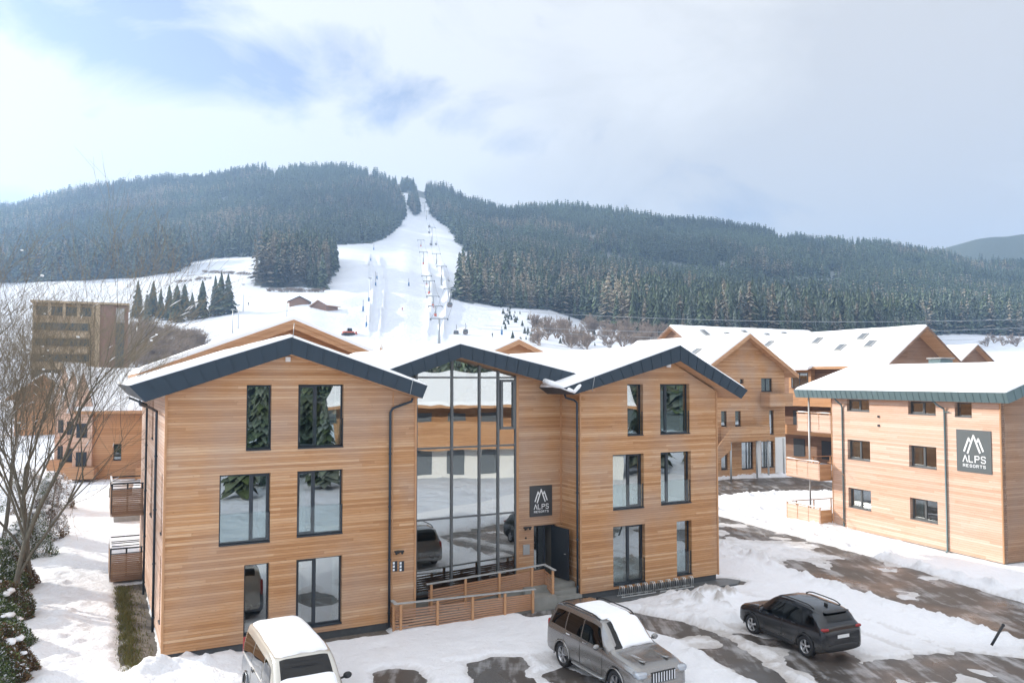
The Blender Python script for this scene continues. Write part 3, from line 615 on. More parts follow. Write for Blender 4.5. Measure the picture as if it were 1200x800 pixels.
def balcony_r(zf, zt, off, rail=True, name='balcony'):
    e = empty(name); e.parent = br; x0 = -off; y0, y1 = LEN + .02, 15.0
    d = MB(); d.box(x0, 3.2, y0, y1, zf - .2, zf); d.build('deck', M['larch_dark'], e)
    s = MB(); s.box(x0 - .03, x0, y0, y1, zf - .15, zt - .12); s.build('boarded_panel', M['larch_lit'], e)
    s = MB(); s.box(x0, min(-.02, x0 + .9) if off > .1 else x0 + .02, y0 - .03, y0, zf - .15, zt - .16)
    if off > .1: s.build('boarded_panel', M['larch'], e)
    r = MB(); r.bar((x0 - .015, y0 - .03, zt - .02), (x0 - .015, y1, zt - .02), .12, .04); r.bar((x0 - .015, y1, zt - .02), (3.0, y1, zt - .02), .12, .04)
    for yy in np.linspace(y0 + .05, y1 - .05, 4): r.box(x0 - .03, x0 + .03, yy - .03, yy + .03, zf, zt - .04)
    for xx in np.linspace(x0 + .8, 2.8, 3): r.box(xx - .03, xx + .03, y1 - .03, y1 + .03, zf, zt - .04)
    r.build('railing', M['larch_warm'], e)
    s = MB(); s.grid(lambda u, v: (x0 - .07 + .12 * u, y0 + v * (y1 - y0), zt + .002 + .05 * math.sin(PI * u) * (.6 + .4 * math.sin(v * 9)) * (0 if v > .999 or v < .001 else 1)), 6, 20); s.build('rail_snow', M['snow_roof'], e, fix=False)
balcony_r(-.2, .85, 1.0); balcony_r(2.75, 3.78, 1.0); balcony_r(5.75, 6.88, 0.02)
mb = MB(); mb.tube([(-.1, 13.75, -.6), (-.1, 13.75, 8.0)], .06, 10); mb.build('post', M['steel_post'], br)
for z in (.85, 3.75):
    mb = MB(); mb.tube([(-.45, LEN - .05, z), (-.45, LEN - .5, z), (-.4, LEN - 1.5, z - .75), (-.38, LEN - 1.5, z - 1.1)], .02, 6); mb.tube([(-.45, LEN - .5, z), (-.45, LEN - .5, z - .9)], .02, 6); mb.build('stair_rail', M['larch_warm'], br)
# ------------------------------------------------------------------ generic timber house with a gable to the front
def gable_house(label, fr, W, D, ze, zr, ov=1.0, ovf=.8, wallm='larch', snow=.25, wins=(), rake='soffit', z0=-.6, peak=0.0, swins=(), name='timber_house', rakeh=.38, parts=True, cat='building', snow_mat_=None, th=.3):
    """front wall centred on x=0 between -W/2 and W/2; ridge runs back along y"""
    e = empty(name, (fr.ox, fr.oy, 0), fr.ang, label=label, cat=cat)
    h = W / 2; sl = (zr - ze) / h; zt = lambda x: zr - sl * abs(x)
    mb = wall_with_holes(MB(), [(-h, ze - .02), (0, zr - .02), (h, ze - .02)], -h, h, z0, list(wins), th=th); mb.build('wall', M[wallm], e)
    mb = wall_with_holes(MB(), [(-h + .01, ze - .02), (0, zr - .02), (h - .01, ze - .02)], -h + .01, h - .01, z0, [], th=th, at=D, inward=-1); mb.build('rear_wall', M[wallm], e)
    for sx in (-1, 1):
        mb = wall_with_holes(MB(), [(th, ze + .05), (D - th, ze + .05)], th, D - th, z0, list(swins) if sx < 0 else [], th=th, axis='s', at=sx * h, inward=-sx); mb.build('side_wall', M['larch_lit' if wallm == 'larch' else wallm], e)
    for w in wins: window(e, *w, rec=.15, mull=.5 if w[1] - w[0] > 1.0 else None)
    for w in swins: window(e, *w, axis='s', at=-h, rec=.15)
    T = .28; zo = lambda x: zr + .28 - sl * abs(x)
    X = h + ov; top = [(-X, zo(X) + .0), (0, zo(0)), (X, zo(X))]; bot = [(-X + .03, zo(X) - T), (0, zo(0) - T), (X - .03, zo(X) - T)]
    r = roof(e, top, bot, -ovf, D + ovf, mat='trim', snow=snow, fascia=False, sw=.4)
    mb = MB()
    for sx in (-1, 1):
        for (dy, hh, dz) in ((-.05, rakeh, .0), (-.09, rakeh * .45, 0)):
            mb.add([(0, -ovf + dy, zo(0) + dz), (sx * X, -ovf + dy, zo(X) + dz), (sx * X, -ovf + dy, zo(X) - hh), (0, -ovf + dy, zo(0) - hh), (0, -ovf - .003, zo(0) + dz), (sx * X, -ovf - .003, zo(X) + dz), (sx * X, -ovf - .003, zo(X) - hh), (0, -ovf - .003, zo(0) - hh)],
                   [(0, 1, 2, 3), (7, 6, 5, 4), (0, 4, 5, 1), (1, 5, 6, 2), (2, 6, 7, 3), (3, 7, 4, 0)])
    mb.build('rake_board', M[rake], r)
    return e, r, zo
UM = (FM.ux, FM.uy)
# block behind, middle right
P2 = xy(850, 557); F2b = Frame(*P2, *UM)
pk = F2b.front(872, 390)[0]; e0 = F2b.W(pk, 0); F2 = Frame(e0[0], e0[1], *UM)
w2 = []
def px_win(fr, l, t, r, b, pl=0.0): a0, z1 = fr.front(l, t, pl); a1, z0_ = fr.front(r, b, pl); return (a0, a1, z0_, z1)
for q in ((892, 443, 905, 458.5), (867, 444, 871.5, 449), (845, 481.5, 852, 500), (861.5, 481.5, 868.5, 499), (901.5, 480.5, 907, 508.5), (845, 520, 853, 550), (869, 518, 883, 549), (892, 517, 907, 547)): w2.append(px_win(F2, *q))
rz = F2.front(872, 390, -.8)[1]; 
b2, r2, zo2 = gable_house('mid-sized larch apartment house behind the road with wrap-around balconies and steel posts', F2, 10.6, 16.5, 10.0, rz - .35, wins=w2, ov=1.1, ovf=.8, snow=.2)
for (l, t, r_, b_, dp) in ((902, 461, 929, 475, 1.2), (856, 500.5, 902, 515, 1.3)):
    a0, z1 = F2.front(l, t, -dp); a1, z0_ = F2.front(r_, b_, -dp); e = empty('balcony'); e.parent = b2
    m_ = MB(); m_.box(a0, a1, -dp, -.02, z0_, z0_ + .14); m_.build('deck', M['larch_dark'], e)
    m_ = MB(); m_.box(a0, a1, -dp - .05, -dp, z0_ - .05, z1); m_.box(a0 - .05, a0, -dp, -.02, z0_ - .05, z1); m_.box(a1, a1 + .05, -dp, -.02, z0_ - .05, z1); m_.build('boarded_panel', M['larch'], e)
for px in (856.5, 887, 900.5, 918.5):
    a = F2.front(px, 540, -1.1)[0]; m_ = MB(); m_.tube([(a, -1.1, -.3), (a, -1.1, 3.4)], .09, 8); m_.build('post', M['steel_post'], b2)
a0, z1 = F2.front(888, 513, 0); a1, z0_ = F2.front(920, 552, 0); gwin = [w for w in w2 if w[0] >= a0 and w[3] < z1 + .3]
m_ = MB(); lo = max(w[1] for w in w2) 
m_.box(lo + .1, 5.28, -.05, -.003, -.3, z1); m_.box(-.2 + F2.front(888, 513)[0], min([w[0] for w in w2 if w[0] > a0 - .2] + [a1]) - .1, -.05, -.003, -.3, z1); m_.build_each('plaster_panel', M['white'], b2)
# stair flight up the left side
m_ = MB(); sa, sz = F2.front(842, 527, -1.3); sb, sz2 = F2.front(856, 502, -1.3); m_.add([(sa - 1, -1.35, sz - 1.6), (sb, -1.35, sz2 - 2), (sb, -1.35, sz2), (sa - 1, -1.35, sz - .6), (sa - 1, -1.28, sz - 1.6), (sb, -1.28, sz2 - 2), (sb, -1.28, sz2), (sa - 1, -1.28, sz - .6)], [(0, 1, 2, 3), (7, 6, 5, 4), (0, 4, 5, 1), (1, 5, 6, 2), (2, 6, 7, 3), (3, 7, 4, 0)]); m_.build('stair_panel', M['larch'], b2)
M['hglass0'] = plain('roof_glass', (.16, .18, .20), .2, .0)
def skylight(par, x, y, zo, w=.8, l=1.3, sn=.3):
    s = math.atan((zo(1) - zo(2))); sx = 1 if x > 0 else -1; z = zo(abs(x)) + sn
    m_ = MB(); m_.box(-l / 2, l / 2, -w / 2, w / 2, -.2, .06, 0); m_.box(-l / 2 + .1, l / 2 - .1, -w / 2 + .1, w / 2 - .1, .06, .066, 1)
    o = m_.build('skylight', [M['stone'], M['hglass0']], par); o.location = (x, y, z); o.rotation_euler = (0, s * sx, 0); return o
for (x, y) in ((-3.2, 3.5), (-2.0, 9.0), (-3.6, 12.5)): skylight(r2, x, y, zo2)
# big gabled block behind the left wing
F1b = Frame(*aty(341, 374, 52.0)[:2], *UM); r1z = F1b.front(341, 374, -.8)[1]
le, lez = F1b.front(162, 437, -.8); re_, rez = F1b.front(425, 413, -.8); hw = min(-le, 12); 
sl1 = (r1z - lez) / -le
b1, r1_, zo1 = gable_house('broad timber gable with pale rake boards and thick roof snow directly behind the left wing', F1b, 2 * (hw - 1.1), 16, r1z - .3 - sl1 * (hw - 1.1), r1z - .3, ov=1.1, ovf=.8, snow=.3, wallm='larch_warm', rakeh=.6)
# small gables showing over the roofs
def far_gable(label, px, py, Y, W, sl, D, ang=0, wallm='larch', z0=-1, snow=.2, **k):
    p = aty(px, py, Y); f = Frame(p[0], p[1], UM[0] * math.cos(ang) - UM[1] * math.sin(ang), UM[0] * math.sin(ang) + UM[1] * math.cos(ang))
    return gable_house(label, f, W, D, p[2] - .3 - sl * W / 2, p[2] - .3, wallm=wallm, z0=z0, snow=snow, **k) + (f,)
far_gable('small orange timber gable peeping over the centre of the glass-front roof', 604, 398, 84, 6.4, .42, 12, ov=.7, rakeh=.5, wallm='larch_warm')
far_gable('tiny white-framed timber gable with grey metal roof left of the glass-front roof ridge', 451, 403, 88, 2.0, .9, 9, ang=-PI / 2 - 0.05, ov=.35, ovf=.4, snow=.05, rake='white', rakeh=.2, z0=4)
e_, r_, z_, f_ = far_gable(rake='dark_old', label='timber gable with a long snowy skylight roof running right, behind the right wing', px=790, py=382, Y=112, W=7.5, sl=.62, D=26, ang=-PI / 2, ov=.7, wallm='dark_old', rakeh=.3)
for (x, y) in ((1.9, 4), (2.4, 8), (1.6, 12), (2.2, 16), (1.7, 20)): skylight(r_, x, y, z_, .8, 1.5)
bw = []
e_, r_, z_, f_ = far_gable(rake='dark_old', label='large old chalet-style block with dark timber gable and five skylights in its snow roof', px=1070, py=383, Y=84, W=10.5, sl=.66, D=27, ov=1.0, ovf=1.6, wallm='dark_old', rakeh=.25)
for (x, y) in ((-3.0, 3.0), (-3.4, 6.5), (-1.6, 5.0), (-1.9, 11.0), (-2.0, 18.5)): skylight(r_, x, y, z_, .9, 1.3)
for yy in (10, 19):   # dormers towards the valley
    m_ = MB(); m_.box(-5.9, -3.2, yy - 1.6, yy + 1.6, 7.2, 10.4); o = m_.build('dormer', M['larch_warm'], e_); window(e_, yy - 1.2, yy + 1.2, 8.2, 9.9, axis='s', at=-5.92 - .2, rec=.17, mull=.5)
    m_ = MB(); m_.prism([(-7.0, 10.2), (-2.4, 11.6), (-2.4, 11.9), (-7.0, 10.5)], yy - 2.1, yy + 2.1); m_.build('dormer_roof', M['snow_roof'], e_)
for z in (3.2, 6.4):
    m_ = MB(); m_.box(-7.2, -5.3, .5, 26, z - .15, z); m_.box(-7.3, -7.2, .5, 26, z - .2, z + .9); m_.build('balcony', M['larch_warm'], e_)
for z in (.4, 3.6, 6.8):
    for yy in (2, 6, 10, 14, 18, 22):
        m_ = MB(); m_.box(-5.32, -5.26, yy, yy + 1.6, z, z + 2.0); m_.build('window', M['frame'], e_)
far_gable(rake='dark_old', label='lower dark-timber gable right of the old chalet-style block', px=1140, py=404, Y=122, W=8.4, sl=.62, D=14, ov=.8, wallm='dark_old', rakeh=.25)
ch = empty('chimney', tuple(aty(1102.5, 432, 62)), FM.ang, label='grey-green metal chimney with white cap rising behind the right building roof', cat='chimney')
m_ = MB(); m_.box(-.75, .75, -.5, .5, -9.2, .7); m_.build('shaft', M['metal2'], ch); m_ = MB(); m_.box(-.85, .85, -.6, .6, .76, .86); m_.box(-.6, -.5, -.4, .4, .7, .76); m_.box(.5, .6, -.4, .4, .7, .76); m_.build('cap', M['stone'], ch)
m_ = MB(); m_.box(-2.6, -1.2, -.5, .5, -9.2, -.2); m_.box(-2.8, -1.0, -.7, .7, -.2, 0.02); m_.build('vent_hood', M['stone'], ch)
# left row: snow roof with stepped lit bays
FL = Frame(*xy(100, 561), .97, .24)
rowh = empty('row_house', (FL.ox, FL.oy, 0), FL.ang, label='left larch row house with bluish snow roof and stepped sunlit bays behind the bare trees', cat='building')
zw, zrd = FL.front(100, 482)[1], FL.front(100, 432, 4.5)[1]
wL = [px_win(FL, 133, 520, 142, 539)]
mb = wall_with_holes(MB(), [(0, zw), (9, zw)], 0, 9, -.3, wL); mb.build('wall', M['larch_warm'], rowh)
for w in wL: window(rowh, *w)
mb = wall_with_holes(MB(), [(.25, zw), (4.5, zrd - .3), (9, zw)], .25, 9, -.3, [(3, 4, 3.2, 4.8)], axis='s', at=0.0); mb.build('side_wall', M['larch_lit'], rowh)
mb = MB(); mb.box(.3, 9, 8.7, 9, -.3, zw); mb.box(8.7, 9, .3, 8.7, -.3, zw); mb.build('rear_wall', M['larch_warm'], rowh)
roof(rowh, [(-.7, zw + .05), (4.5, zrd), (9.7, zw)], [(-.7, zw - .2), (4.5, zrd - .3), (9.7, zw - .2)], -1.0, 9.6, mat='trim', fascia=False, ax='x', snow=.2)
mb = MB(); mb.box(4.6, 6.0, -1.8, -.02, -.3, 1.1); mb.box(6.0, 6.08, -1.8, 0, -.3, 4.3); mb.box(6.08, 8.8, -1.8, -.02, -.3, 4.2); mb.build('porch', M['larch_warm'], rowh)
mb = MB(); mb.box(6.0, 8.85, -1.9, -.02, 4.2, 4.32); mb.build('porch_snow', M['snow_roof'], rowh)
mb = MB(); mb.box(5.9, 5.96, -1.7, -.1, -.3, 4.2); mb.build('porch_wall', M['larch_lit'], rowh)
for k, (px, top_, bot_) in enumerate(((84, 462, 566), (73, 458, 560), (63, 452, 556))):
    p = xy(px, bot_ - 4); fr = Frame(p[0], p[1], .97, .24); e = empty('row_house', (p[0], p[1], 0), fr.ang, label=['stepped bay house with steep timber gable, nearest the blue snow roof', 'stepped bay house with steep timber gable, middle of the left three', 'stepped bay house with steep timber gable, farthest left behind the bare tree'][k], cat='building', group='stepped bays of the left row')
    z1 = fr.front(px, top_ + 14)[1]; m_ = MB(); m_.prism([(0, -.3), (1.6, -.3), (1.6, z1), (.8, z1 + 3.2), (0, z1)], 0, 7); m_.build('wall', M['larch_lit'], e)
    for s in (-1, 1):
        m_ = MB(); m_.add([(.8, -.3, z1 + 3.3), (.8 + s * 1.15, -.3, z1 - .6), (.8 + s * 1.15, 7.3, z1 - .6), (.8, 7.3, z1 + 3.3), (.8, -.3, z1 + 3.6), (.8 + s * 1.3, -.3, z1 - .6), (.8 + s * 1.3, 7.3, z1 - .6), (.8, 7.3, z1 + 3.6)], [(0, 1, 2, 3), (7, 6, 5, 4), (0, 4, 5, 1), (1, 5, 6, 2), (2, 6, 7, 3), (3, 7, 4, 0)]); m_.build('roof', [M['snow_roof']], e)
    for z in (1.2, 3.8): m_ = MB(); m_.box(.3, 1.2, -.04, -.003, z, z + 1.3); m_.build('window', M['frame'], e)
    m_ = MB(); m_.box(-.2, 2.2, -1.6, -.1, .2, 1.2); m_.build('balcony', M['larch_warm'], e)
# far-left hotel with brick end
PH = aty(30, 400, 150); FH = Frame(PH[0], PH[1], .90, .43); zt = aty(112, 355, 150)[2]
hot = empty('hotel_building', (FH.ox, FH.oy, 0), FH.ang, label='large flat-roofed brick and tan hotel with bands of windows at far left', cat='building')
M['brick'] = plain('brick_render', (.24, .145, .115), .85, var=.25, bump=.2); M['tan'] = plain('tan_render', (.46, .35, .23), .8, var=.12); M['hglass'] = plain('hotel_glass', (.06, .09, .10), .15, .0)
h0 = FH.front(38, 380)[0]; hb = FH.front(112, 380)[0]; he = FH.front(150, 380)[0]
mb = MB(); mb.box(h0, hb, .02, 16, -2, zt); mb.build('wall', M['tan'], hot)
mb = MB(); mb.box(hb + .8, he, -1.4, 16, -2, zt); mb.build('brick_tower', M['brick'], hot)
mb = MB(); mb.box(hb + .002, hb + .79, -1.8, 14, -2, zt + .1); mb.build('pilaster', M['tan'], hot)
mb = MB(); mb.box(h0 - .3, he + .2, -2.0, 16.2, zt + .12, zt + .5); mb.build('roof_edge', M['tan'], hot)
for x in np.arange(h0 + .1, hb, 2.45): mb = MB(); mb.box(x, x + .5, -1.2, 0, zt - 2.6, zt + .1); mb.build('pilaster', M['tan'], hot)
for x in np.arange(h0 + .6, hb - 1.9, 2.45): mb = MB(); mb.box(x, x + 1.95, -.12, .01, zt - 2.2, zt - .5); mb.build('window', M['hglass'], hot)
for k in range(4):
    z = zt - 5.2 - k * 3.0
    mb = MB(); mb.box(h0 + .2, hb - 1.0, -.12, .01, z + .2, z + 1.6); mb.build('window_band', M['hglass'], hot)
    mb = MB(); mb.box(h0 + .2, hb - 1.0, -1.3, -.13, z - 1.2, z - .1); mb.build('balcony', M['tan'], hot)
g0, g1 = FH.front(136, 370, -1.4)[0], FH.front(146, 370, -1.4)[0]
mb = MB(); mb.box(g0, g1, -1.6, -1.403, zt - 12, zt - 3.4); mb.build('stair_glazing', M['hglass'], hot); mb = MB(); mb.box(g0, g1, -1.6, -1.403, zt - 3.3, zt - .5); mb.build('roof_panel', M['stone'], hot)
mb = MB(); mb.box(h0, he + 1, -3.2, -1.81, -2, zt - 16); mb.build('base_storey', M['brick'], hot)
PL = Frame(*aty(20, 440, 120)[:2], .93, .36)
gable_house('low snow-roofed house in front of the brick hotel, hidden by bare branches', Frame(*aty(52, 440, 112)[:2], .93, .36), 7, 10, 7.0, 9.6, wallm='larch_warm')
gable_house('snow-roofed house just left of the broad rear gable', Frame(*aty(190, 440, 96)[:2], *UM), 8.5, 10, 8.0, 9.3, wallm='larch_warm')
# opposite neighbour on the other side of the car park, mirrored in the glass
FO = Frame(32, 6, -.6, -.8)
op = empty('timber_house', (FO.ox, FO.oy, 0), FO.ang, label='opposite timber house across the car park, seen mirrored in the glass stair front', cat='building')
mb = MB(); mb.box(-13, 13, 0, 10, -.5, 2.9); mb.build('ground_floor_wall', M['white'], op); mb = MB(); mb.box(-13, 13, .05, 10, 2.9, 6.9); mb.build('wall', M['larch_warm'], op)
mb = MB(); mb.box(-13, 13, -1.6, -.01, 2.8, 2.95); mb.box(-13, 13, -1.7, -1.6, 2.7, 5.2); mb.build('balcony', M['larch_warm'], op)
for x in np.arange(-12, 12, 3.1):
    mb = MB(); mb.box(x, x + 1.6, -.02, .04, 3.3, 6.0); mb.build('window', M['hglass0'], op); mb = MB(); mb.box(x, x + 1.6, -.06, -.003, .3, 2.5); mb.build('window', M['hglass0'], op)
roof(op, [(-2.0, 6.75), (5, 9.6), (11.5, 6.9)], [(-2.0, 6.5), (5, 9.3), (11.5, 6.6)], -14, 14, mat='trim', fascia=False, ax='x', snow=.3)
# objects beside the left path
for k, (px, w) in enumerate(((133, 1.5), (161, .9))):
    p = xy(px, 614 - k * 5); e = empty('stone_planter', (p[0], p[1], 0), FM.ang, label=['snow-capped pale stone block, the left one below the upper slatted balcony', 'snow-capped pale stone block touching the grey downpipe'][k], cat='planter')
    m_ = MB(); m_.box(0, w, 0, 1.4, 0, .75); m_.build('block', M['stone'], e); m_ = MB(); m_.grid(lambda u, v: (-.05 + u * (w + .1), -.05 + v * 1.5, .752 + .22 * min(1, 5 * min(u, 1 - u, v, 1 - v)) ** .5), 10, 10); m_.build('snow', M['snow_roof'], e, fix=False)
p = xy(131, 584); e = empty('stone_planter', (p[0], p[1], 0), FM.ang, label='farthest snow-covered stone block, left of the upper slatted balcony', cat='planter')
m_ = MB(); m_.box(-.2, 1.4, 0, 1.4, 0, .8); m_.build('block', M['stone'], e); m_ = MB(); m_.ball((.6, .7, .85), .95, 12, sz=.45, jit=.08); m_.build('snow', M['snow_roof'], e)
mk = hitz(1168, 752, 0); e = empty('marker_post', tuple(mk), 0, label='short black marker post leaning in the snow at the far right', cat='post')
m_ = MB(); m_.tube([(-.18, 0, -.1), (.3, .1, .55)], .045, 8); m_.build('stake', M['black'], e); m_ = MB(); m_.ball((.3, .1, .55), .06); m_.build('cap', M['black'], e)
# ------------------------------------------------------------------ vehicles
def make_car(spec, label, cat, pos, head, name='parked_car'):
    """body lofted through cross-sections; glass, doors, lamps, wheels and snow as parts.  x forward, y left, z up"""
    S = np.array(spec['stations'], float)   # x, z_bottom, half width, z_belt, half width at belt, half width roof, z_top
    e = empty(name, (pos[0], pos[1], .0), math.atan2(head[1], head[0]), label=label, cat=cat, group='cars parked by the building'); e.scale = (spec.get('scale', 1),) * 3
    x0, x1 = S[0, 0], S[-1, 0]
    def P(x):
        # smooth interpolation through the stations
        x = min(max(x, x0), x1); i = int(np.clip(np.searchsorted(S[:, 0], x) - 1, 0, len(S) - 2)); h = S[i + 1, 0] - S[i, 0]; t = (x - S[i, 0]) / h
        def sl(k):
            if k <= 0 or k >= len(S) - 1: k2 = min(max(k, 0), len(S) - 1); a, b = (k2, k2 + 1) if k2 == 0 else (k2 - 1, k2); return (S[b] - S[a]) / (S[b, 0] - S[a, 0])
            d0 = (S[k] - S[k - 1]) / (S[k, 0] - S[k - 1, 0]); d1 = (S[k + 1] - S[k]) / (S[k + 1, 0] - S[k, 0])
            with np.errstate(divide='ignore', invalid='ignore'): m = np.where(d0 * d1 > 0, 2 * d0 * d1 / (d0 + d1), 0)
            return np.nan_to_num(m)
        m0, m1 = sl(i), sl(i + 1)
        return (2 * t**3 - 3 * t**2 + 1) * S[i] + (t**3 - 2 * t**2 + t) * h * m0 + (-2 * t**3 + 3 * t**2) * S[i + 1] + (t**3 - t**2) * h * m1
    def ring(x):
        _, zb, w, zl, wb, wr, zt = P(x); hb = zl - zb
        r = [(0, zb), (w * .6, zb), (w * .93, zb + .01), (w * .985, zb + .07), (w, zb + .22 * hb), (w * 1.0, zb + .5 * hb), (w * .995, zb + .62 * hb), (w * .985, zb + .80 * hb), (w * .965, zl - .05), (wb, zl)]
        for f in (.25, .5, .75): r.append((wb + (wr - wb) * f + .02 * math.sin(PI * f) , zl + (zt - .09 - zl) * f if zt - zl > .2 else zl + (zt - .035 - zl) * f))
        d = .09 if zt - zl > .2 else .035
        r += [(wr, zt - d), (wr * .965, zt - d * .42), (wr * .88, zt - d * .14), (wr * .6, zt + .0), (wr * .3, zt + .008), (0, zt + .01)]
        return r
    xs = sorted(set(list(np.linspace(x0, x1, 70)) + list(S[:, 0]) + [x0 + .02, x0 + .05, x1 - .02, x1 - .05])); mb = MB(); n = len(ring(0)); full = 2 * n - 2
    vs = []
    for x in xs:
        r = ring(x); 
        if x > x1 - .12: k = 1 - .10 * ((x - (x1 - .12)) / .12) ** 2; r = [(y * k, z) for y, z in r]
        if x < x0 + .12: k = 1 - .07 * (((x0 + .12) - x) / .12) ** 2; r = [(y * k, z) for y, z in r]
        vs += [(x, y, z) for y, z in r] + [(x, -y, z) for y, z in r[-2:0:-1]]
    fs = [(i * full + k, i * full + (k + 1) % full, (i + 1) * full + (k + 1) % full, (i + 1) * full + k) for i in range(len(xs) - 1) for k in range(full)]
    fs += [tuple(range(full))[::-1], tuple((len(xs) - 1) * full + k for k in range(full))]
    mb.add(vs, fs, 0, True)
    if spec.get('two_tone'):
        mb.m = [0] * len(mb.m)
        for q, f in enumerate(mb.f):
            z = sum(mb.v[i][2] for i in f) / len(f); x = sum(mb.v[i][0] for i in f) / len(f)
            if z > float(np.interp(x, *spec['two_tone'])): mb.m[q] = 1
    # wheel wells cut out
    body = mb.build('body', [M[spec['paint']], M[spec.get('paint2', spec['paint'])], M['black']], e)
    cut = MB()
    for wx in spec['wheels']:
        for s in (-1, 1): cut.lathe([(0, s * .35), (spec['wr'] + .055, s * .35), (spec['wr'] + .055, s * 1.3), (0, s * 1.3)], 32, 2, 'y', (wx, 0, spec['wr'] + .01))
    cm = cut.build('well', [M['black'], M['black'], M['black']], e); md = body.modifiers.new('b', 'BOOLEAN'); md.object = cm; md.operation = 'DIFFERENCE'; md.solver = 'EXACT'
    dg = bpy.context.evaluated_depsgraph_get(); dg.update(); me = bpy.data.meshes.new_from_object(body.evaluated_get(dg)); body.modifiers.clear(); body.data = me; body.data.name = 'body'
    bpy.data.objects.remove(cm)
    # surface samplers
    def side_pt(x, f, s, off):     # f 0..1 from belt to roof edge
        r = ring(x); k = 9 + f * 4; i = min(int(k), 12); t = k - i; y = r[i][0] + (r[i + 1][0] - r[i][0]) * t; z = r[i][1] + (r[i + 1][1] - r[i][1]) * t
        return (x, s * (y + off), z + off * .3)
    def low_pt(x, f, s, off):      # f 0..1 from sill to belt
        r = ring(x); k = 3 + f * 6; i = min(int(k), 8); t = k - i; return (x, s * (r[i][0] + (r[i + 1][0] - r[i][0]) * t + off), r[i][1] + (r[i + 1][1] - r[i][1]) * t)
    def top_pt(x, g, off):         # g -1..1 across
        _, zb, w, zl, wb, wr, zt = P(x); y = g * wr * .985; d = .09 if zt - zl > .2 else .035
        z = zt + .01 - d * max(0, (abs(g) - .55) / .45) ** 2.2; dx = .02; sl = (P(x + dx)[6] - P(x - dx)[6]) / (2 * dx); nn = math.sqrt(1 + sl * sl)
        return (x - sl / nn * off, y, z + off / nn)
    for (xa0, xa1, xb0, xb1, f0, f1, grp) in spec['side_glass']:     # bottom/top x at rear and front edge
        for s in (-1, 1):
            m_ = MB(); m_.grid(lambda u, v: side_pt((xa0 + (xa1 - xa0) * v) * (1 - u) + (xb0 + (xb1 - xb0) * v) * u, f0 + (f1 - f0) * v, s, .008), 10, 5); m_.build('side_window', M['carglass'], e, fix=False)
    for nm, (xa, xb, g) in (('windscreen', spec['screen']), ('rear_window', spec['rear'])):
        m_ = MB(); m_.grid(lambda u, v: top_pt(xa + (xb - xa) * u, (2 * v - 1) * g, .008), 10, 14); m_.build(nm, M['carglass'], e, fix=False)
    for (xa, xb) in spec['doors']:
        for s in (-1, 1):
            m_ = MB(); m_.grid(lambda u, v: low_pt(xa + .015 + (xb - xa - .03) * u, .1 + .88 * v, s, .004), 8, 8)
            rim = [low_pt(xa, .1, s, .005), low_pt(xa, .5, s, .005), low_pt(xa, .98, s, .005)]; rim2 = [low_pt(xb, .1, s, .005), low_pt(xb, .5, s, .005), low_pt(xb, .98, s, .005)]
            m_.tube(rim, .007, 5, 1); m_.tube(rim2, .007, 5, 1); m_.tube([rim[0], rim2[0]], .007, 5, 1)
            d = m_.build('door', [M[spec['paint']], M['black']], e, fix=False)
            h = MB(); q = low_pt(xa + .16, .86, s, .03); h.bar(q, (q[0] + .2, q[1], q[2] + .005), .03, .035); h.build('handle', M[spec.get('handle', 'chrome')], d)
    # wheels
    R = spec['wr']
    for wx in spec['wheels']:
        for s in (-1, 1):
            w = empty('wheel'); w.parent = e; yo = s * (P(wx)[2] - .0); yi = yo - s * .24
            m_ = MB(); a, b = yi, yo - s * .01; m_.lathe([(R * .62, a), (R * .93, a), (R, a + s * .03), (R, b - s * .035), (R * .94, b), (R * .70, b + s * .004), (R * .64, b - s * .02)], 36, 0, 'y', (wx, 0, R)); m_.build('tyre', M['rubber'], w)
            m_ = MB(); m_.lathe([(R * .66, b - s * .012), (R * .60, b - s * .03), (R * .58, a)], 30, 0, 'y', (wx, 0, R)); ns = spec.get('spokes', 6)
            for k in range(ns):
                t = 2 * PI * k / ns + .3
                for dt in ((-.10, .10) if spec.get('twin', True) else (0,)):
                    m_.bar((wx + math.cos(t) * R * .1, b - s * .035, R + math.sin(t) * R * .1), (wx + math.cos(t + dt) * R * .63, b - s * .025, R + math.sin(t + dt) * R * .63), R * .11, .03, up=(0, 1, 0))
            m_.lathe([(0, b - s * .01), (R * .13, b - s * .015), (R * .15, b - s * .05)], 14, 0, 'y', (wx, 0, R)); m_.build('rim', M['rim'], w)
            m_ = MB(); m_.lathe([(0, b - s * .09), (R * .62, b - s * .09)], 24, 0, 'y', (wx, 0, R)); m_.build('spoke_backing', M['black'], w, fix=False)  # added black disc stands in for the shade behind the spokes
            # arch lining lip
            m_ = MB(); yy = P(wx)[2]; pts = [(wx + (R + .05) * math.cos(t), s * (yy + .012), R + .01 + (R + .05) * math.sin(t)) for t in np.linspace(-.15, PI + .15, 20)]; m_.tube(pts, .028, 6); m_.build('wheel_arch', M[spec.get('arch', spec['paint'])], e)
    for (kind, mat, boxes) in spec['bits']:
        for b in boxes:
            m_ = MB(); x_, y_, z_, lx, ly, lz = b; m_.ball((0, 0, 0), 1, 16)
            m_.v = [(x_ + lx * np.sign(a) * abs(a) ** .55, y_ + ly * np.sign(c) * abs(c) ** .55, z_ + lz * np.sign(d) * abs(d) ** .6) for a, c, d in m_.v]; m_.build(kind, M[mat], e)
    if spec.get('rails'):
        xa, xb = spec['rails']
        for s in (-1, 1):
            pts = []
            for t in np.linspace(0, 1, 12):
                x = xa + (xb - xa) * t; p = P(x); pts.append((x, s * p[5] * .93, p[6] - .01 + .065 * min(1, 8 * t, 8 * (1 - t))))
            m_ = MB(); m_.tube(pts, .022, 8); m_.build('roof_rail', M['black'], e)
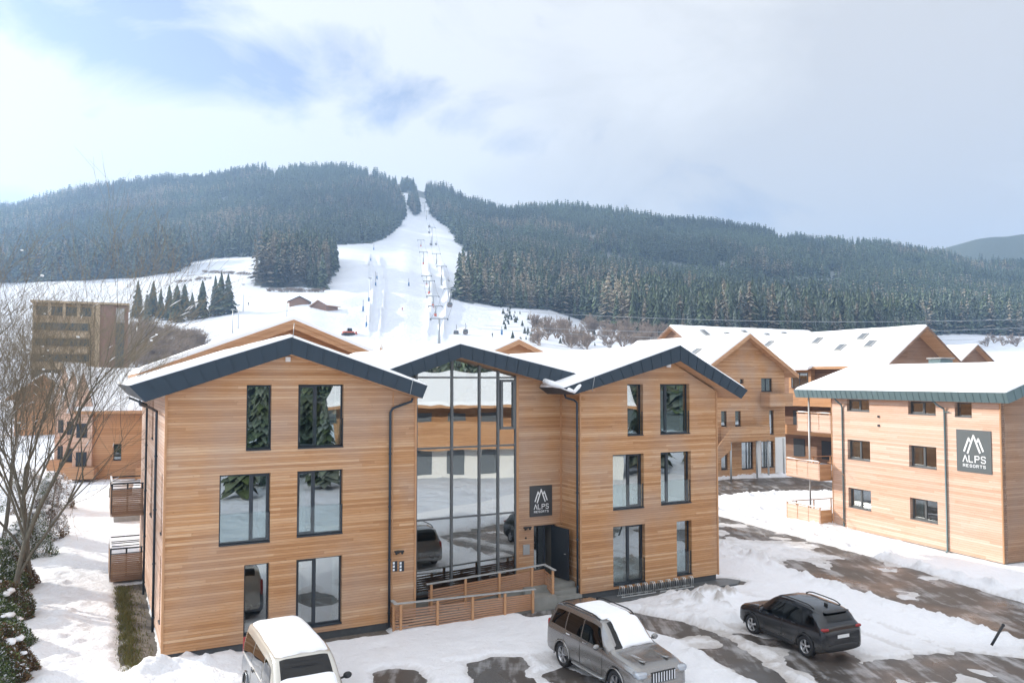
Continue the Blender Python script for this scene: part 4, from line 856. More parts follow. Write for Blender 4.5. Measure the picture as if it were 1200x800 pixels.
    for s in (-1, 1):
        xm, zm = spec['mirror']; m_ = MB(); yb = side_pt(xm, .1, s, 0)[1]; m_.bar((xm, yb - s * .05, zm), (xm - .02, yb + s * .12, zm + .03), .05, .04); m_.ball((0, 0, 0), 1, 12)
        k = len(m_.v) - 12 * 7; m_.v[k:] = [(xm - .02 + a * .07, yb + s * .2 + b * .12, zm + .06 + c * .09) for a, b, c in m_.v[k:]]; m_.build('wing_mirror', M[spec.get('mirror_mat', spec['paint'])], e)
    for (xa, xb, g0, g1, th, seed) in spec['snow']:
        vs = []; nu, nv = 34, 26; 
        for j in range(nv + 1):
            for i in range(nu + 1):
                u, v = i / nu, j / nv; ed = min(1, 7 * min(u, 1 - u)) * min(1, 6 * min(v, 1 - v)); ed = math.sqrt(max(0, 1 - (1 - ed) ** 2))
                uu = u; gg = g0 + (g1 - g0) * v
                if u in (0, 1): uu = u + (.5 - u) * .07 * float(vnoise(v * 6 + seed, 1.3, 4))
                if v in (0, 1): gg += (.5 - v) * .10 * float(vnoise(u * 7 + seed, 2.3, 4))
                nz = float(fbm(u * 5 + seed, v * 4, 5)) - .45
                vs.append(top_pt(xa + (xb - xa) * uu, gg, -.004 + (.012 + th * (1 + .7 * nz)) * ed))
        m_ = MB(); m_.add(vs, [(j * (nu + 1) + i, j * (nu + 1) + i + 1, (j + 1) * (nu + 1) + i + 1, (j + 1) * (nu + 1) + i) for j in range(nv) for i in range(nu)], 0, True); m_.build('snow_cover', M['snow_roof'], e, fix=False)
    for k, fn in enumerate(spec.get('extra', [])): fn(e)
    return e
def bars(e, name, x, y0, y1, z0, z1, n, mat='chrome', back='black', vertical=True):
    m_ = MB(); m_.box(x - .03, x, y0, y1, z0, z1); g = m_.build(name, M[back], e); m_ = MB()
    for k in range(n):
        if vertical: y = y0 + (y1 - y0) * (k + .5) / n; m_.box(x + .001, x + .022, y - .018, y + .018, z0 + .02, z1 - .02)
        else: z = z0 + (z1 - z0) * (k + .5) / n; m_.box(x + .001, x + .02, y0 + .02, y1 - .02, z - .012, z + .012)
    m_.build('grille_bar', M[mat], g)
def plate(e, x, z, s):
    m_ = MB(); m_.box(x, x + s * .012, -.26, .26, z - .055, z + .055); m_.build('number_plate', M['plate'], e)
hS = np.array([.48, -.877]); lS = np.array([.877, .48])
suv = dict(paint='p_silver', wr=.385, wheels=(-1.40, 1.42), spokes=6, rails=(-1.75, .25), mirror=(.72, 1.18), screen=(.46, 1.13, .93), rear=(-2.33, -2.06, .86),
    stations=[(-2.42, .48, .80, 1.0, .76, .70, 1.08), (-2.36, .36, .90, 1.14, .84, .72, 1.25), (-2.25, .32, .92, 1.18, .87, .70, 1.60), (-2.05, .31, .935, 1.19, .88, .68, 1.83), (-1.2, .30, .94, 1.17, .89, .69, 1.885), (0, .30, .94, 1.15, .89, .69, 1.88), (.40, .30, .94, 1.14, .89, .68, 1.835), (.62, .30, .94, 1.135, .89, .69, 1.70), (1.02, .30, .94, 1.13, .88, .74, 1.33), (1.22, .30, .94, 1.12, .87, .80, 1.20), (1.7, .31, .935, 1.06, .85, .80, 1.14), (2.1, .33, .915, 1.0, .82, .76, 1.08), (2.3, .36, .88, .92, .80, .70, 1.02), (2.42, .42, .80, .80, .72, .6, .90)],
    side_glass=[(-2.12, -1.95, -1.32, -1.30, .06, .86, 0), (-1.25, -1.24, -.42, -.42, .05, .88, 0), (-.36, -.36, .84, .42, .04, .88, 0)],
    doors=[(-1.30, -.40), (-.39, .78)], arch='p_silver', mirror_mat='p_silver',
    bits=[('headlight', 'lamp', [(2.24, s * .70, .88, .20, .19, .10) for s in (-1, 1)]), ('tail_light', 'red_lens', [(-2.33, s * .80, 1.08, .06, .06, .2) for s in (-1, 1)]),
          ('running_board', 'galv', [(0.02, s * .93, .36, .85, .10, .03) for s in (-1, 1)]), ('bumper', 'p_silver', [(2.33, 0, .50, .12, .84, .13), (-2.38, 0, .52, .10, .86, .13)]), ('bonnet_scoop', 'p_silver', [(1.7, s * .42, 1.13, .42, .08, .035) for s in (-1, 1)])],
    snow=[(-1.35, .30, -.88, .80, .05, 1.0), (.30, 1.16, -.62, .93, .055, 3.0), (-.4, .35, -.3, .6, .03, 6.0)], handle='chrome',
    extra=[lambda e: bars(e, 'grille', 2.435, -.42, .42, .64, .94, 9), lambda e: plate(e, 2.46, .48, 1)])
c = xy(659, 781); cS = (c[0] + lS[0] * .92 + hS[0] * 1.40, c[1] + lS[1] * .92 + hS[1] * 1.40)
make_car(suv, 'champagne-grey off-road car with snow on its roof and windscreen', 'car', cS, hS)
hB = np.array([-.404, .915]); rB = np.array([.915, .404])
cross = dict(scale=.94, paint='p_black', wr=.36, wheels=(-1.38, 1.36), spokes=5, rails=(-1.5, .15), mirror=(.62, 1.08), screen=(.34, 1.03, .92), rear=(-2.10, -1.87, .84),
    stations=[(-2.20, .46, .80, .92, .78, .70, 1.02), (-2.15, .36, .90, 1.06, .85, .72, 1.18), (-2.04, .30, .93, 1.12, .88, .69, 1.38), (-1.84, .27, .94, 1.12, .89, .66, 1.58), (-1.3, .26, .945, 1.09, .90, .67, 1.68), (-.2, .26, .945, 1.05, .90, .69, 1.71), (.25, .26, .945, 1.04, .90, .69, 1.67), (.5, .26, .945, 1.035, .89, .70, 1.55), (.9, .26, .945, 1.03, .88, .76, 1.25), (1.10, .27, .94, 1.02, .88, .80, 1.12), (1.5, .28, .935, 1.0, .86, .80, 1.08), (1.85, .30, .92, .95, .83, .76, 1.02), (2.08, .33, .87, .88, .79, .70, .95), (2.18, .40, .78, .76, .70, .58, .84)],
    side_glass=[(-1.78, -1.62, -1.30, -1.22, .10, .62, 0), (-1.18, -1.10, -.30, -.30, .05, .86, 0), (-.24, -.24, .72, .30, .04, .86, 0)],
    doors=[(-1.10, -.27), (-.26, .70)], arch='black', handle='black',
    bits=[('headlight', 'lamp', [(1.98, s * .66, .76, .14, .13, .06) for s in (-1, 1)]), ('tail_light', 'red_lens', [(-2.12, s * .74, 1.10, .08, .15, .05) for s in (-1, 1)]), ('sill_cladding', 'black', [(0, s * .91, .32, .9, .04, .08) for s in (-1, 1)]),
          ('bumper', 'black', [(-2.12, 0, .46, .10, .84, .14), (2.1, 0, .42, .1, .78, .12)]), ('spoiler', 'black', [(-1.90, 0, 1.60, .12, .56, .02)]), ('aerial', 'black', [(-1.45, 0, 1.72, .09, .025, .05)])],
    snow=[], extra=[lambda e: plate(e, -2.21, .84, -1), lambda e: bars(e, 'grille', 2.19, -.38, .38, .42, .62, 4, 'black', 'black', False)])
f = xy(876.5, 741); b = xy(946.5, 771); mid = ((f[0] + b[0]) / 2, (f[1] + b[1]) / 2); cB = (mid[0] + rB[0] * .9, mid[1] + rB[1] * .9)
make_car(cross, 'black compact crossover standing alone on the wet parking bay', 'car', cB, hB)
van = dict(paint='p_van', paint2='p_van2', wr=.36, wheels=(-1.52, 1.48), spokes=5, mirror=(1.42, 1.22), mirror_mat='black', screen=(1.22, 1.93, .95), rear=(-2.42, -2.30, .8), two_tone=((-3, 1.2, 1.3, 3), (1.02, 1.02, 1.02, 1.5)),
    stations=[(-2.44, .40, .86, 1.0, .84, .76, 1.55), (-2.38, .30, .93, 1.10, .90, .76, 1.80), (-2.2, .26, .95, 1.12, .92, .76, 1.93), (-1.0, .25, .955, 1.12, .92, .76, 1.975), (.6, .25, .955, 1.12, .92, .77, 1.97), (1.12, .25, .955, 1.11, .92, .77, 1.91), (1.35, .25, .955, 1.10, .92, .79, 1.78), (1.80, .25, .955, 1.09, .91, .83, 1.36), (1.98, .25, .95, 1.07, .90, .85, 1.20), (2.3, .27, .93, .98, .88, .82, 1.04), (2.46, .32, .88, .85, .82, .7, .90), (2.52, .40, .8, .70, .7, .6, .75)],
    side_glass=[(-2.2, -2.15, -.95, -.95, .08, .80, 0), (-.88, -.88, .42, .42, .08, .80, 0), (.50, .50, 1.66, 1.20, .04, .82, 0)],
    doors=[(-.9, .45), (.47, 1.42)], arch='p_van', handle='black',
    bits=[('headlight', 'lamp', [(2.34, s * .74, .88, .14, .14, .12) for s in (-1, 1)]), ('tail_light', 'red_lens', [(-2.41, s * .85, 1.2, .04, .05, .3) for s in (-1, 1)]), ('wiper', 'black', [(1.95, s * .35, 1.25, .02, .3, .015) for s in (-1, 1)])],
    snow=[(-2.22, 1.14, -.97, .96, .085, 2.0), (1.62, 2.42, -.90, .92, .05, 5.0)], extra=[lambda e: plate(e, 2.50, .5, 1)])
hV = np.array([.47, -.883]); lV = np.array([.883, .47])
rb = hitz(290, 728, 1.95); cV = (rb[0] + hV[0] * 2.3 + lV[0] * .80, rb[1] + hV[1] * 2.3 + lV[1] * .80)
make_car(van, 'two-tone pale gold over dark grey minibus with a snow-covered roof', 'van', cV, hV, 'parked_van')
# ------------------------------------------------------------------ ground near the houses
def gz(x, y): return -.42 * sstep(8, 19, x) * sstep(14, 30, y) * (1 - .6 * sstep(60, 90, y)) - 0.0
def seg_d(X, Y, pl):
    best = np.full(X.shape, 1e9)
    for (a, b) in zip(pl[:-1], pl[1:]):
        ax, ay = a; bx, by = b; dx, dy = bx - ax, by - ay; t = np.clip(((X - ax) * dx + (Y - ay) * dy) / (dx * dx + dy * dy), 0, 1)
        best = np.minimum(best, np.hypot(X - ax - t * dx, Y - ay - t * dy))
    return best
def poly_sd(X, Y, pg):
    d = seg_d(X, Y, list(pg) + [pg[0]]); ins = np.zeros(X.shape, bool); n = len(pg)
    for i in range(n):
        x0_, y0_ = pg[i]; x1_, y1_ = pg[(i + 1) % n]; c = ((y0_ > Y) != (y1_ > Y)) & (X < (x1_ - x0_) * (Y - y0_) / (y1_ - y0_ + 1e-12) + x0_); ins ^= c
    return np.where(ins, -d, d)
def P2D(*pts, z=0): return [xy(a, b, z) for a, b in pts]
road_up = P2D((800, 590), (843, 607), (1000, 645), (1090, 672), (1200, 706), (1300, 742), z=-.35); road_lo = P2D((1300, 790), (1200, 748), (1130, 728), (960, 682), (843, 641), (780, 618), z=-.35)
road = road_up + road_lo
back_road = P2D((800, 566), (860, 561), (930, 559), (985, 566), (985, 577), (930, 574), (845, 580), (800, 585), z=-.3)
strip = P2D((728, 716), (752, 719), (800, 729), (832, 740), (862, 757), (905, 786), (935, 812), (905, 812), (872, 792), (835, 770), (790, 746), (750, 738))
bay = P2D((850, 742), (905, 748), (985, 760), (1010, 776), (1060, 766), (1100, 756), (1200, 758), (1300, 770), (1300, 830), (930, 830), (900, 786), (865, 765))
patch1 = P2D((546, 776), (575, 770), (610, 771), (622, 790), (636, 815), (560, 815), (550, 795)); patch2 = P2D((434, 790), (455, 784), (490, 786), (500, 815), (436, 815)); patch3 = P2D((660, 782), (700, 800), (730, 830), (690, 830), (640, 790))
drip = [tuple(FM.W(a, b)[:2]) for a, b in ((-.3, -.30), (7.3, -.38), (7.3, .3), (-.3, .3))]
drip2 = [tuple(FM.W(a, b)[:2]) for a, b in ((12.9, -.9), (16.2, -.85), (23.4, -.95), (24.0, -.55), (23.6, .2), (15.8, .3), (12.9, .3))]
verge = [tuple(FM.W(a, b)[:2]) for a, b in ((-1.0, -.6), (-.15, -.2), (-.1, 11.3), (-.95, 11.3), (-1.05, 5))]
x0g, x1g, y0g, y1g = -34., 46., 16., 96.
def axis_(a, b, da, pts):
    out = [a]; 
    while out[-1] < b: out.append(out[-1] + float(np.interp(out[-1], *pts)))
    return np.array(out)
gx_ = axis_(x0g, x1g, .1, ((-34, -20, -10, 24, 46), (.3, .14, .105, .105, .3))); gy_ = axis_(y0g, y1g, .1, ((16, 40, 60, 96), (.10, .14, .26, .5)))
X, Y = np.meshgrid(gx_, gy_)
G = gz(X, Y)
base = .10 + .10 * (fbm(X * .25, Y * .25, 1) - .45) + .05 * (fbm(X * 1.3, Y * 1.3, 2) - .45)
base = base + .035 * (fbm(X * 2.2, Y * 2.2, 44, 5) - .47) * 2 - .05 * sstep(.60, .75, fbm(X * .55, Y * .55, 45)) * sstep(.5, .8, vnoise(X * 3.1, Y * 3.1, 46))
foot = vnoise(X * 2.6, Y * 2.6, 33); base += -.05 * sstep(.72, .95, foot) * sstep(-9, -13, X)
dn = (fbm(X * .9, Y * .9, 5) - .47); dn2 = fbm(X * 3.2, Y * 3.2, 6) - .47
clod = np.clip(fbm(X * 2.3, Y * 2.3, 9, 5) - .42, 0, 1)
def carve(s, d, bank=.25, bw=.55, off=.5, wob=.35, film=-.02, filmn=.0, soft=.45):
    d = d + dn * wob * 2 + dn2 * .12
    s = s * sstep(-.02, soft, d) + np.where(d < soft, (1 - sstep(-.02, soft, d)) * (film + filmn * (fbm(X * .7, Y * .7, 21, 5) - .52) * .6), 0)
    return s + bank * np.exp(-((d - off) / bw) ** 2) * (.35 + 2.4 * clod) * (d > -.1)
S = base
dr = poly_sd(X, Y, road); S = carve(S, dr, .34, .45, .75, .25, film=-.022, filmn=.42)
S = carve(S, poly_sd(X, Y, back_road), .3, .6, .9, .3)
S = carve(S, poly_sd(X, Y, bay), .06, .4, .6, .6, film=-.016, filmn=.38)
S = carve(S, poly_sd(X, Y, strip), .16, .35, .45, .12, film=-.03)
for p in (patch1, patch2, patch3): S = carve(S, poly_sd(X, Y, p), .05, .3, .35, .35, film=-.02)
for p in (drip, verge): S = carve(S, poly_sd(X, Y, p), .02, .3, .3, .22, film=-.05)
S = carve(S, poly_sd(X, Y, drip2), .03, .3, .3, .15, film=-.05)
# ploughed heaps
def heap(cx, cy, r, h):
    global S
    d = np.hypot(X - cx, Y - cy) / r; S = S + h * np.exp(-d ** 2) * (.5 + 1.9 * clod)
for (px, py, r, h) in ((800, 708, 1.1, .32), (835, 706, 1.2, .4), (860, 708, 1.0, .35), (845, 722, .9, .25), (180, 788, 1.0, .35), (225, 783, 1.1, .3), (265, 775, 1.0, .25), (820, 752, .6, .2), (900, 640, 2.5, .25), (870, 655, 1.6, .25), (960, 610, 2, .3), (880, 590, 2.0, .35)):
    p = xy(px, py); heap(p[0], p[1], r, h)
lowpit = poly_sd(X, Y, P2D((175, 792), (215, 785), (240, 790), (230, 808), (175, 812))); S -= .10 * (1 - sstep(-.3, .3, lowpit))
# tyre tracks running out of the bay
for off in (-.8, .8):
    tr = seg_d(X, Y, [(cB[0] + rB[0] * off - hB[0] * 1, cB[1] + rB[1] * off - hB[1] * 1), (cB[0] + rB[0] * off - hB[0] * 9, cB[1] + rB[1] * off - hB[1] * 9)]); S -= .05 * (1 - sstep(.1, .3, tr))
for off in (3.2, 4.8):
    tr = seg_d(X, Y, [(cB[0] + rB[0] * off + hB[0] * 3, cB[1] + rB[1] * off + hB[1] * 3), (cB[0] + rB[0] * off - hB[0] * 5, cB[1] + rB[1] * off - hB[1] * 5)]); S -= .06 * (1 - sstep(.12, .35, tr))
for tr_ in (0.0, 1.5):
    tr = seg_d(X, Y, [tuple(FM.W(-4.3 - tr_, -3)[:2]), tuple(FM.W(-4.2 - tr_, 14)[:2]), tuple(FM.W(-3.2 - tr_, 34)[:2])]); S -= .035 * (1 - sstep(.15, .4, tr))
bankL = seg_d(X, Y, [xy(60, 800), xy(75, 700), xy(80, 620), xy(60, 580)]); S += .25 * np.exp(-((bankL) / 1.1) ** 2) * (.4 + 1.6 * clod)
for (cc_, hh_, L_, W_2) in ((cS, hS, 2.6, 1.15), (cB, hB, 2.4, 1.15), (cV, hV, 2.7, 1.2)):
    dx_, dy_ = X - cc_[0], Y - cc_[1]; al_ = np.abs(dx_ * hh_[0] + dy_ * hh_[1]); ac_ = np.abs(-dx_ * hh_[1] + dy_ * hh_[0]); md_ = np.maximum(al_ - L_, ac_ - W_2) + dn2 * .3
    k_ = 1 - sstep(-.1, .5, md_); S = S * (1 - k_) + np.minimum(S, .012 + .02 * (fbm(X * 2, Y * 2, 77) - .5)) * k_
edgeb = np.minimum(np.minimum(X - x0g, x1g - X), np.minimum(Y - y0g, y1g - Y)); S = S * sstep(0, 3, edgeb) + .05 * (1 - sstep(0, 3, edgeb))
# keep out of the houses
Z = G + S
nx_, ny_ = len(gx_), len(gy_); idx = np.arange(nx_ * ny_).reshape(ny_, nx_)
Fq = np.stack([idx[:-1, :-1], idx[:-1, 1:], idx[1:, 1:], idx[1:, :-1]], -1).reshape(-1, 4)
# snow material: greyer and browner where it was ploughed or driven over
dirt = np.clip(np.exp(-(np.clip(dr, 0, 9) / .9) ** 2) * .6 * (.3 + 1.4 * clod) + (S < .05) * .35 + np.exp(-(np.clip(poly_sd(X, Y, bay), 0, 9) / 1.3) ** 2) * .35 + np.exp(-(np.clip(poly_sd(X, Y, strip), 0, 9) / .5) ** 2) * .25, 0, 1)
for (px, py, r) in ((800, 708, 1.3), (845, 708, 1.6), (870, 712, 1.3)):
    p = xy(px, py); dirt = np.clip(dirt + .5 * np.exp(-(np.hypot(X - p[0], Y - p[1]) / r) ** 2) * (clod > .12), 0, 1)
t = NT('ground_snow'); p_ = t.n('ShaderNodeNewGeometry').outputs['Position']; at_ = t.n('ShaderNodeAttribute', {'attribute_name': 'tint'}).outputs['Color']
n1 = t.n('ShaderNodeTexNoise', None, Vector=p_, Scale=5.0, Detail=9.0, Roughness=.65).outputs[0]; n2 = t.n('ShaderNodeTexNoise', None, Vector=p_, Scale=1.1, Detail=6.0, Roughness=.6).outputs[0]
cc = t.mix(n1, (.80, .815, .85), (.88, .89, .92)); dd_ = t.math('MULTIPLY', t.n('ShaderNodeSeparateColor', None, Color=at_).outputs[0], t.math('ADD', t.math('MULTIPLY', n2, 1.3), .1))
cc = t.mix(t.math('MINIMUM', dd_, .9), cc, (.36, .32, .28))
hb = t.math('ADD', n1, t.math('MULTIPLY', n2, 1.2))
t.bsdf(Base_Color=cc, Roughness=.7, Specular_IOR_Level=.25, Normal=t.n('ShaderNodeBump', None, Strength=.75, Distance=.11, Height=hb).outputs[0]); M['gsnow'] = t.m
o = np_mesh('snow_ground', np.stack([X, Y, Z], -1).reshape(-1, 3), Fq, M['gsnow'], None, True, np.repeat(dirt.reshape(-1, 1), 3, 1)); tag(o, kind='structure')
# asphalt under it
t = NT('wet_asphalt'); p_ = t.n('ShaderNodeNewGeometry').outputs['Position']
n1 = t.n('ShaderNodeTexNoise', None, Vector=p_, Scale=.8, Detail=7.0, Roughness=.65).outputs[0]; n2 = t.n('ShaderNodeTexNoise', None, Vector=p_, Scale=30.0, Detail=3.0).outputs[0]; n3 = t.n('ShaderNodeTexNoise', None, Vector=p_, Scale=.35, Detail=5.0).outputs[0]
mp = t.n('ShaderNodeMapping', None, Vector=p_, Scale=(2.6, .35, 1), Rotation=(0, 0, math.radians(-20))).outputs[0]; n4 = t.n('ShaderNodeTexNoise', None, Vector=mp, Scale=.9, Detail=5.0, Roughness=.6).outputs[0]
c = t.mix(n2, (.045, .040, .037), (.095, .083, .073)); c = t.mix(t.ramp(n3, [(.48, (0, 0, 0)), (.72, (.45, .45, .45))]), c, (.14, .112, .088))
c = t.mix(t.ramp(t.math('ADD', t.math('MULTIPLY', n1, .5), t.math('MULTIPLY', n4, .5)), [(.50, (0, 0, 0)), (.60, (.6, .6, .6))]), c, (.46, .46, .47))
t.bsdf(Base_Color=c, Roughness=t.ramp(n3, [(.35, (.22, .22, .22)), (.62, (.6, .6, .6))]), Normal=t.n('ShaderNodeBump', None, Strength=.25, Distance=.02, Height=n2).outputs[0]); M['asphalt'] = t.m
gxa = np.arange(x0g, x1g, .8); gya = np.arange(y0g, y1g, .8); Xa, Ya = np.meshgrid(gxa, gya); ia = np.arange(Xa.size).reshape(Xa.shape)
o = np_mesh('asphalt', np.stack([Xa, Ya, gz(Xa, Ya)], -1).reshape(-1, 3), np.stack([ia[:-1, :-1], ia[:-1, 1:], ia[1:, 1:], ia[1:, :-1]], -1).reshape(-1, 4), M['asphalt'], None, True); tag(o, kind='structure')
# paving and gravel strips against the main building
mb = MB(); mb.prism([FM.W(a, b)[:2] for a, b in ((16.2, -.82), (23.35, -.9), (23.9, -.5), (23.6, .05), (15.8, .05), (15.8, -.8))], -.05, .035, 0, 'z'); o = mb.build('paving_strip', M['paving']); tag(o, kind='structure')
mb = MB(); mb.prism([FM.W(a, b)[:2] for a, b in ((-.9, -.5), (7.4, -.42), (7.4, .05), (0, .05), (0, 11.3), (-.9, 11.3))], -.05, .02, 0, 'z'); o = mb.build('gravel_strip', M['gravel']); tag(o, kind='structure')
# grass tufts left showing along the left wall
gv, gf = [], []; cols = []
for k in range(5200):
    b = random.uniform(-.6, 11.2); a = -.98 + random.gauss(.12, .16) + .07 * math.sin(b * 5)
    if random.random() < .12: a = random.uniform(-.9, -.15)
    P = FM.W(a, b, .02); h = random.uniform(.05, .16); an = random.uniform(0, 2 * PI); w = .013; lx, ly = random.uniform(-.07, .07), random.uniform(-.07, .07); n = len(gv)
    gv += [(P[0] - w * math.cos(an), P[1] - w * math.sin(an), .02), (P[0] + w * math.cos(an), P[1] + w * math.sin(an), .02), (P[0] + lx, P[1] + ly, .02 + h)]; gf.append((n, n + 1, n + 2))
    q = random.random(); cq = (.09 + .12 * q, .11 + .06 * q, .035 + .03 * q); cols += [cq] * 3
def tint_mat(name, rough=.8, bump=0, tr=0):
    t = NT(name); c = t.n('ShaderNodeAttribute', {'attribute_name': 'tint'}).outputs['Color']; t.bsdf(Base_Color=c, Roughness=rough, Specular_IOR_Level=.15); return t.m
M['tint'] = tint_mat('foliage')
o = np_mesh('verge_grass', gv, gf, M['tint'], None, False, np.array(cols)); tag(o, label='short brown-green grass showing along the left wall foot', cat='grass', kind='stuff')
# ------------------------------------------------------------------ hills and valley floor
YS = np.array([90, 150, 220, 300, 380, 470, 600, 800, 1000, 1200, 1400.])
CP = np.array([-300, 0, 100, 205, 300, 400, 470, 500, 600, 700, 800, 1000, 1200, 1500.])
RT = np.array([
 [539, 478, 440, 405, 382, 358, 335, 305, 285, 268, 262],
 [539, 478, 440, 405, 385, 360, 335, 300, 275, 256, 246],
 [539, 478, 440, 402, 382, 350, 326, 292, 264, 240, 224],
 [539, 478, 440, 398, 378, 345, 318, 290, 258, 232, 213],
 [539, 478, 440, 398, 368, 338, 303, 282, 252, 224, 200],
 [539, 478, 440, 398, 362, 336, 306, 275, 250, 222, 199],
 [539, 478, 440, 400, 368, 342, 312, 282, 258, 234, 214],
 [539, 478, 440, 402, 374, 346, 318, 288, 263, 240, 224],
 [539, 478, 440, 402, 384, 360, 334, 304, 282, 261, 246],
 [539, 480, 440, 408, 396, 381, 356, 322, 295, 270, 250],
 [539, 482, 445, 415, 402, 388, 368, 335, 308, 282, 262],
 [539, 485, 450, 424, 410, 400, 380, 352, 326, 304, 288],
 [539, 486, 452, 426, 414, 403, 386, 364, 344, 326, 314],
 [539, 486, 452, 426, 414, 403, 388, 368, 350, 336, 330]], float)
def terr(x, y):
    x = np.asarray(x, float); y = np.asarray(y, float); r = np.hypot(x, y); Ye = np.maximum(y, .62 * r); px = np.clip(600 + FOC * x / np.maximum(Ye, 1), -300, 1500)
    ci = np.clip(np.searchsorted(CP, px) - 1, 0, len(CP) - 2); t = (px - CP[ci]) / (CP[ci + 1] - CP[ci]); t = t * t * (3 - 2 * t)
    yi = np.clip(np.searchsorted(YS, Ye) - 1, 0, len(YS) - 2); s = np.clip((Ye - YS[yi]) / (YS[yi + 1] - YS[yi]), 0, 1)
    ZT = HCAM + (HOR - RT) / FOC * YS[None, :]
    f = lambda c, k: ZT[c, k]
    z = (f(ci, yi) * (1 - s) + f(ci, yi + 1) * s) * (1 - t) + (f(ci + 1, yi) * (1 - s) + f(ci + 1, yi + 1) * s) * t
    z = np.where(Ye <= 90, 0, z); z = np.where(Ye > 1400, z - (Ye - 1400) * .12 - ((Ye - 1400) / 60) ** 1.5 * .8, z)
    piste = sstep(330, 380, px) * (1 - sstep(560, 600, px))
    am = sstep(250, 700, Ye) * (1 - .55 * piste)
    z = z + am * 16 * (fbm(x / 120 + 5, y / 120, 12, 4) - .47) + sstep(200, 500, Ye) * 1.6 * (fbm(x / 22, y / 22, 13, 3) - .45) * (1 - .5 * piste)
    # terraces of the fun park on the piste
    fp = sstep(395, 430, px) * (1 - sstep(505, 530, px)) * sstep(300, 330, Ye) * (1 - sstep(560, 640, Ye)); z = z + fp * 5.0 * (np.abs(((Ye / 62.0) % 1) * 2 - 1) ** 3 * 1.1 - .3)
    for pc_, hw_ in ((434, 2.2), (447, 1.6), (503, 2.4), (521, 2.0)): z = z + 2.4 * np.exp(-((px - pc_ - 3 * np.sin(Ye / 60)) / hw_) ** 2) * sstep(300, 340, Ye) * (1 - sstep(600, 700, Ye))
    jump = np.exp(-((px - 355) / 26) ** 2) * sstep(290, 330, Ye) * (1 - sstep(380, 450, Ye)); z = z + 2.6 * jump
    return np.maximum(z, -1.0) + gz(x, y) * (Ye <= 90) - .06 * (Ye < 100)
az = np.radians(np.concatenate([np.linspace(-180, -46, 90, endpoint=False), np.linspace(-46, 46, 620, endpoint=False), np.linspace(46, 180, 90, endpoint=False)]))
rr_ = np.concatenate([[0, 8, 20, 40, 60, 80], np.geomspace(90, 460, 70), np.geomspace(467, 1500, 120), np.geomspace(1530, 3000, 24)])
AZ, RR = np.meshgrid(az, rr_); XX = RR * np.sin(AZ); YY = RR * np.cos(AZ); ZZ = terr(XX, YY) ; ZZ[RR < 100] = gz(XX, YY)[RR < 100] - .08
inn = (XX > x0g) & (XX < x1g) & (YY > y0g) & (YY < y1g); ZZ[inn] -= .35
na = len(az); id_ = np.arange(ZZ.size).reshape(ZZ.shape); idn = np.roll(id_, -1, 1)
Fh = np.stack([id_[:-1], idn[:-1], idn[1:], id_[1:]], -1).reshape(-1, 4)
# forest floor mask
FL_ = [(-700, 332), (-100, 334), (100, 328), (160, 325), (203, 318), (225, 306), (260, 301), (300, 300), (330, 291), (385, 287), (440, 283), (462, 270), (474, 252), (471, 236), (463, 222), (462, 120), (-700, 120)]
FMID = [(294, 334), (312, 337), (352, 336), (378, 339), (387, 328), (392, 312), (376, 300), (346, 303), (318, 305)]
FRT = [(496, 120), (498, 222), (503, 250), (528, 268), (534, 283), (556, 302), (578, 315), (545, 335), (537, 353), (600, 361), (645, 363), (690, 378), (745, 392), (800, 400), (930, 405), (1070, 404), (1085, 394), (1130, 391), (1200, 394), (1300, 396), (1900, 396), (1900, 120)]
FISL = [(476, 238), (486, 226), (492, 246), (485, 252)]; FTOP = [(466, 205), (486, 205), (484, 222), (470, 224)]
def prow(x, y, z): # image position of ground points, used only to lay out the forest edges on the terrain
    dz = z - HCAM; return 600 + FOC * x / y, HOR - FOC * dz / y
def in_forest(px, row):
    px = np.asarray(px, float); row = np.asarray(row, float)
    return (poly_sd(px, row, FL_) < 0) | (poly_sd(px, row, FMID) < 0) | (poly_sd(px, row, FRT) < 0) | (poly_sd(px, row, FISL) < 0) | (poly_sd(px, row, FTOP) < 0)
px_, row_ = prow(XX, np.maximum(YY, 1), ZZ); fm = in_forest(px_, row_) & (YY > 350); fm = fm | ((YY <= 120) & (ZZ > 30)) | ((YY < 40) & (np.hypot(XX, YY) > 110) & (XX > 0)) | ((np.hypot(XX, YY) > 1300) )
t = NT('hill_snow'); p_ = t.n('ShaderNodeNewGeometry').outputs['Position']; a_ = t.n('ShaderNodeSeparateColor', None, Color=t.n('ShaderNodeAttribute', {'attribute_name': 'tint'}).outputs['Color']).outputs[0]
n1 = t.n('ShaderNodeTexNoise', None, Vector=p_, Scale=.06, Detail=9.0, Roughness=.65).outputs[0]; n2 = t.n('ShaderNodeTexNoise', None, Vector=p_, Scale=.5, Detail=6.0, Roughness=.6).outputs[0]
c = t.mix(n1, (.60, .64, .71), (.77, .80, .85)); fc = t.mix(n2, (.03, .045, .035), (.13, .145, .12)); c = t.mix(a_, c, fc)  # blue-grey mottling puts undulating shade into the snow colour
t.bsdf(Base_Color=c, Roughness=.8, Specular_IOR_Level=.1, Normal=t.n('ShaderNodeBump', None, Strength=.5, Distance=1.5, Height=n2).outputs[0]); M['hill'] = t.m
o = np_mesh('hills', np.stack([XX, YY, ZZ], -1).reshape(-1, 3), Fh, M['hill'], None, True, np.repeat(fm.reshape(-1, 1).astype(float) * .85, 3, 1)); tag(o, kind='structure')
